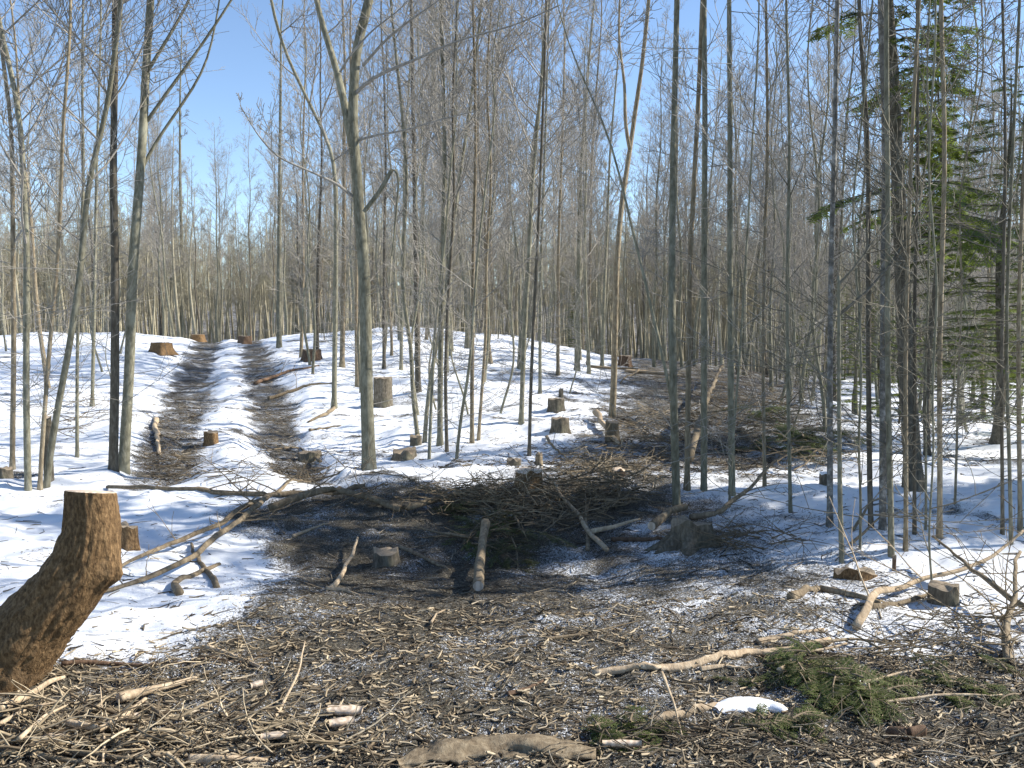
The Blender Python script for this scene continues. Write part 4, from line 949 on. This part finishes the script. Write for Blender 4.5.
def litter_mat(name, stops):
    m, n, b = newmat(name, .85)
    tn = n.nodes.new('ShaderNodeAttribute'); tn.attribute_name = 'tint'
    tc = n.nodes.new('ShaderNodeTexCoord').outputs['Object']
    c = ramp(n, tn.outputs['Fac'], stops)
    c = mix(n, ramp(n, noise(n, tc, 40, 3), [(.3, 0.), (.8, .6)]), c, (.08, .06, .04))
    n.links.new(c, b.inputs['Base Color']); return m
M_LIT = litter_mat('twig_litter', [(0, (.03, .023, .016)), (.35, (.085, .065, .045)), (.6, (.20, .162, .11)), (.8, (.36, .295, .205)), (1, (.58, .49, .36))])
M_STRAW = litter_mat('straw_litter', [(0, (.07, .05, .032)), (.3, (.20, .155, .10)), (.55, (.38, .30, .19)), (.8, (.52, .42, .28)), (1, (.66, .55, .38))])
M_LITD = litter_mat('dark_litter', [(0, (.02, .016, .012)), (.4, (.055, .046, .033)), (.65, (.13, .11, .08)), (.82, (.26, .22, .155)), (.93, (.50, .43, .32))])
litter('fine_twig_litter', 80000, (-160, 1184, 2.6, 13, .8), (.008, .035), (.0008, .0022), 'carpet of tiny broken twigs and bark over the trampled ground', M_LITD, lift=.006)
litter('coarse_twig_litter', 1500, (-160, 1184, 2.7, 12, .85), (.05, .22), (.0015, .004), 'scattered broken sticks over the churned ground', M_LIT, lift=.015, tilt=.2, seed=5)
litter('bark_chip_litter', 12000, (-160, 1184, 2.5, 5.2, .9), (.02, .075), (.002, .006), 'pale wood chips and bark bits strewn over the near ground', M_STRAW, lift=.01, tilt=.3, seed=12)
litter('trail_litter', 15000, (140, 1000, 9, 40, 1.0), (.03, .14), (.003, .006), 'brown slash and leaves on the skid trails', M_LIT, lift=.02, tilt=.3, seed=8)
litter('snow_litter', 4500, (-200, 1300, 3.0, 40, 1.0), (.03, .22), (.0015, .005), 'thin fallen twigs strewn over the snow', M_LITD, dens=False, lift=.004, tilt=.1, seed=9)
def tangle(name, ells, n, L, r, hgt, label, mat, group='brush piles of broken twigs'):
    cx = sum(e[0] for e in ells) / len(ells); cy = sum(e[1] for e in ells) / len(ells); b = G(cx, cy); T = Tubes()
    for k in range(n):
        e = rr.choice(ells); a = rr.uniform(0, 6.28); u = math.sqrt(rr.random()); p = G(e[0] + math.cos(a) * e[2] * u, e[1] + math.sin(a) * e[3] * u) - b
        p.z += hgt * (1 - u * u) * rr.random() + .01; a = rr.gauss(0, .7) + (math.pi if rr.random() < .5 else 0)
        grow(T, tuple(p), vn((math.cos(a), math.sin(a), rr.uniform(-.1, .45))), rr.uniform(*L), rr.uniform(*r), 1, 2, -.04, .5, .002, 2.0)
    o = T.obj(name, mat, None, b); tag(o, label, 'brush pile', group)
tangle('brush_pile', [(60, 728, 75, 22), (140, 738, 60, 18), (30, 750, 50, 14)], 150, (.1, .38), (.002, .010), .06, 'sunlit tangle of tan twigs at the foot of the big leaning stump', M_STRAW)
tangle('brush_pile', [(225, 665, 60, 14), (150, 690, 60, 14)], 50, (.1, .3), (.002, .004), .03, 'thin tangle of tan twigs along the lower edge of the left snow', M_STRAW)
tangle('brush_pile', [(505, 525, 60, 22), (560, 500, 50, 16), (610, 505, 40, 12)], 200, (.2, .6), (.004, .011), .38, 'dark brush pile of twigs and sticks in the middle distance', M_LOG)
tangle('brush_pile', [(480, 512, 30, 8), (520, 515, 40, 10), (590, 470, 40, 10)], 210, (.12, .4), (.002, .007), .42, 'pale broken twigs lying on top of the dark brush pile', M_STRAW)
tangle('brush_pile', [(610, 480, 50, 12), (640, 455, 36, 16), (650, 425, 30, 16)], 150, (.2, .6), (.003, .009), .12, 'tan sunlit twigs strewn over the foot of the right trail', M_STRAW)
tangle('brush_pile', [(170, 752, 80, 14), (240, 735, 50, 18), (330, 755, 60, 12)], 60, (.1, .35), (.002, .009), .03, 'pale twigs along the bottom edge right of the left heap', M_STRAW)
tangle('brush_pile', [(700, 745, 120, 16), (860, 750, 90, 12)], 90, (.1, .3), (.002, .005), .03, 'tan twigs along the bottom edge right of centre', M_LIT)
tangle('brush_pile', [(790, 455, 34, 22), (770, 430, 30, 24)], 90, (.4, 1.0), (.005, .012), .6, 'brown twigs tangled through the evergreen slash heap', M_LOG)
tangle('brush_pile', [(470, 505, 50, 10), (400, 500, 60, 8), (560, 520, 60, 14)], 130, (.25, .6), (.003, .009), .2, 'dark twigs along the curved log and the back of the pile', M_LOG)
tangle('brush_pile', [(735, 400, 70, 30), (690, 440, 60, 25), (770, 380, 50, 20)], 110, (.4, 1.1), (.005, .012), .5, 'red-brown slash heap beside the upper right trail', M_LOG)
tangle('brush_pile', [(760, 545, 50, 10), (730, 540, 30, 8)], 50, (.2, .6), (.003, .007), .08, 'fine dark twigs right of the flared root stump', M_LOG)
tangle('brush_pile', [(1000, 640, 24, 20)], 30, (.25, .6), (.003, .008), .2, 'bristling grey twig clump at the right edge', M_LOG)
tangle('brush_pile', [(84, 415, 12, 16), (75, 430, 10, 10)], 40, (.4, .9), (.004, .008), .2, 'dark twig clump on the snow left of the dark trunk pair', M_LOG)
tangle('brush_pile', [(930, 650, 60, 20), (870, 660, 50, 14)], 40, (.2, .6), (.003, .006), .05, 'thin twigs scattered over the snow above the bough carpet', M_LOG)
tangle('brush_pile', [(200, 470, 60, 14), (160, 462, 30, 10), (330, 475, 60, 8)], 60, (.3, .8), (.003, .008), .06, 'low brush across the foot of the two ruts', M_LOG)
ORD = 'first second third fourth fifth sixth seventh eighth ninth tenth eleventh twelfth thirteenth fourteenth fifteenth sixteenth seventeenth eighteenth nineteenth twentieth twenty-first twenty-second twenty-third twenty-fourth twenty-fifth twenty-sixth twenty-seventh twenty-eighth twenty-ninth thirtieth thirty-first thirty-second thirty-third thirty-fourth'.split()
def number_labels():
    by = {}
    for o in COL.objects:
        if o.parent is None and o.get('group', '').startswith(('bare trees', 'saplings')) and 'outside' not in o['group'] and 'standing in the snow' not in o['group']: by.setdefault(o['label'], []).append(o)
    for lab, L in by.items():
        if len(L) < 2: continue
        L.sort(key=lambda o: o.location.x / o.location.y)
        for k, o in enumerate(L): o['label'] = lab + ', ' + ORD[k] + ' from left'
number_labels()
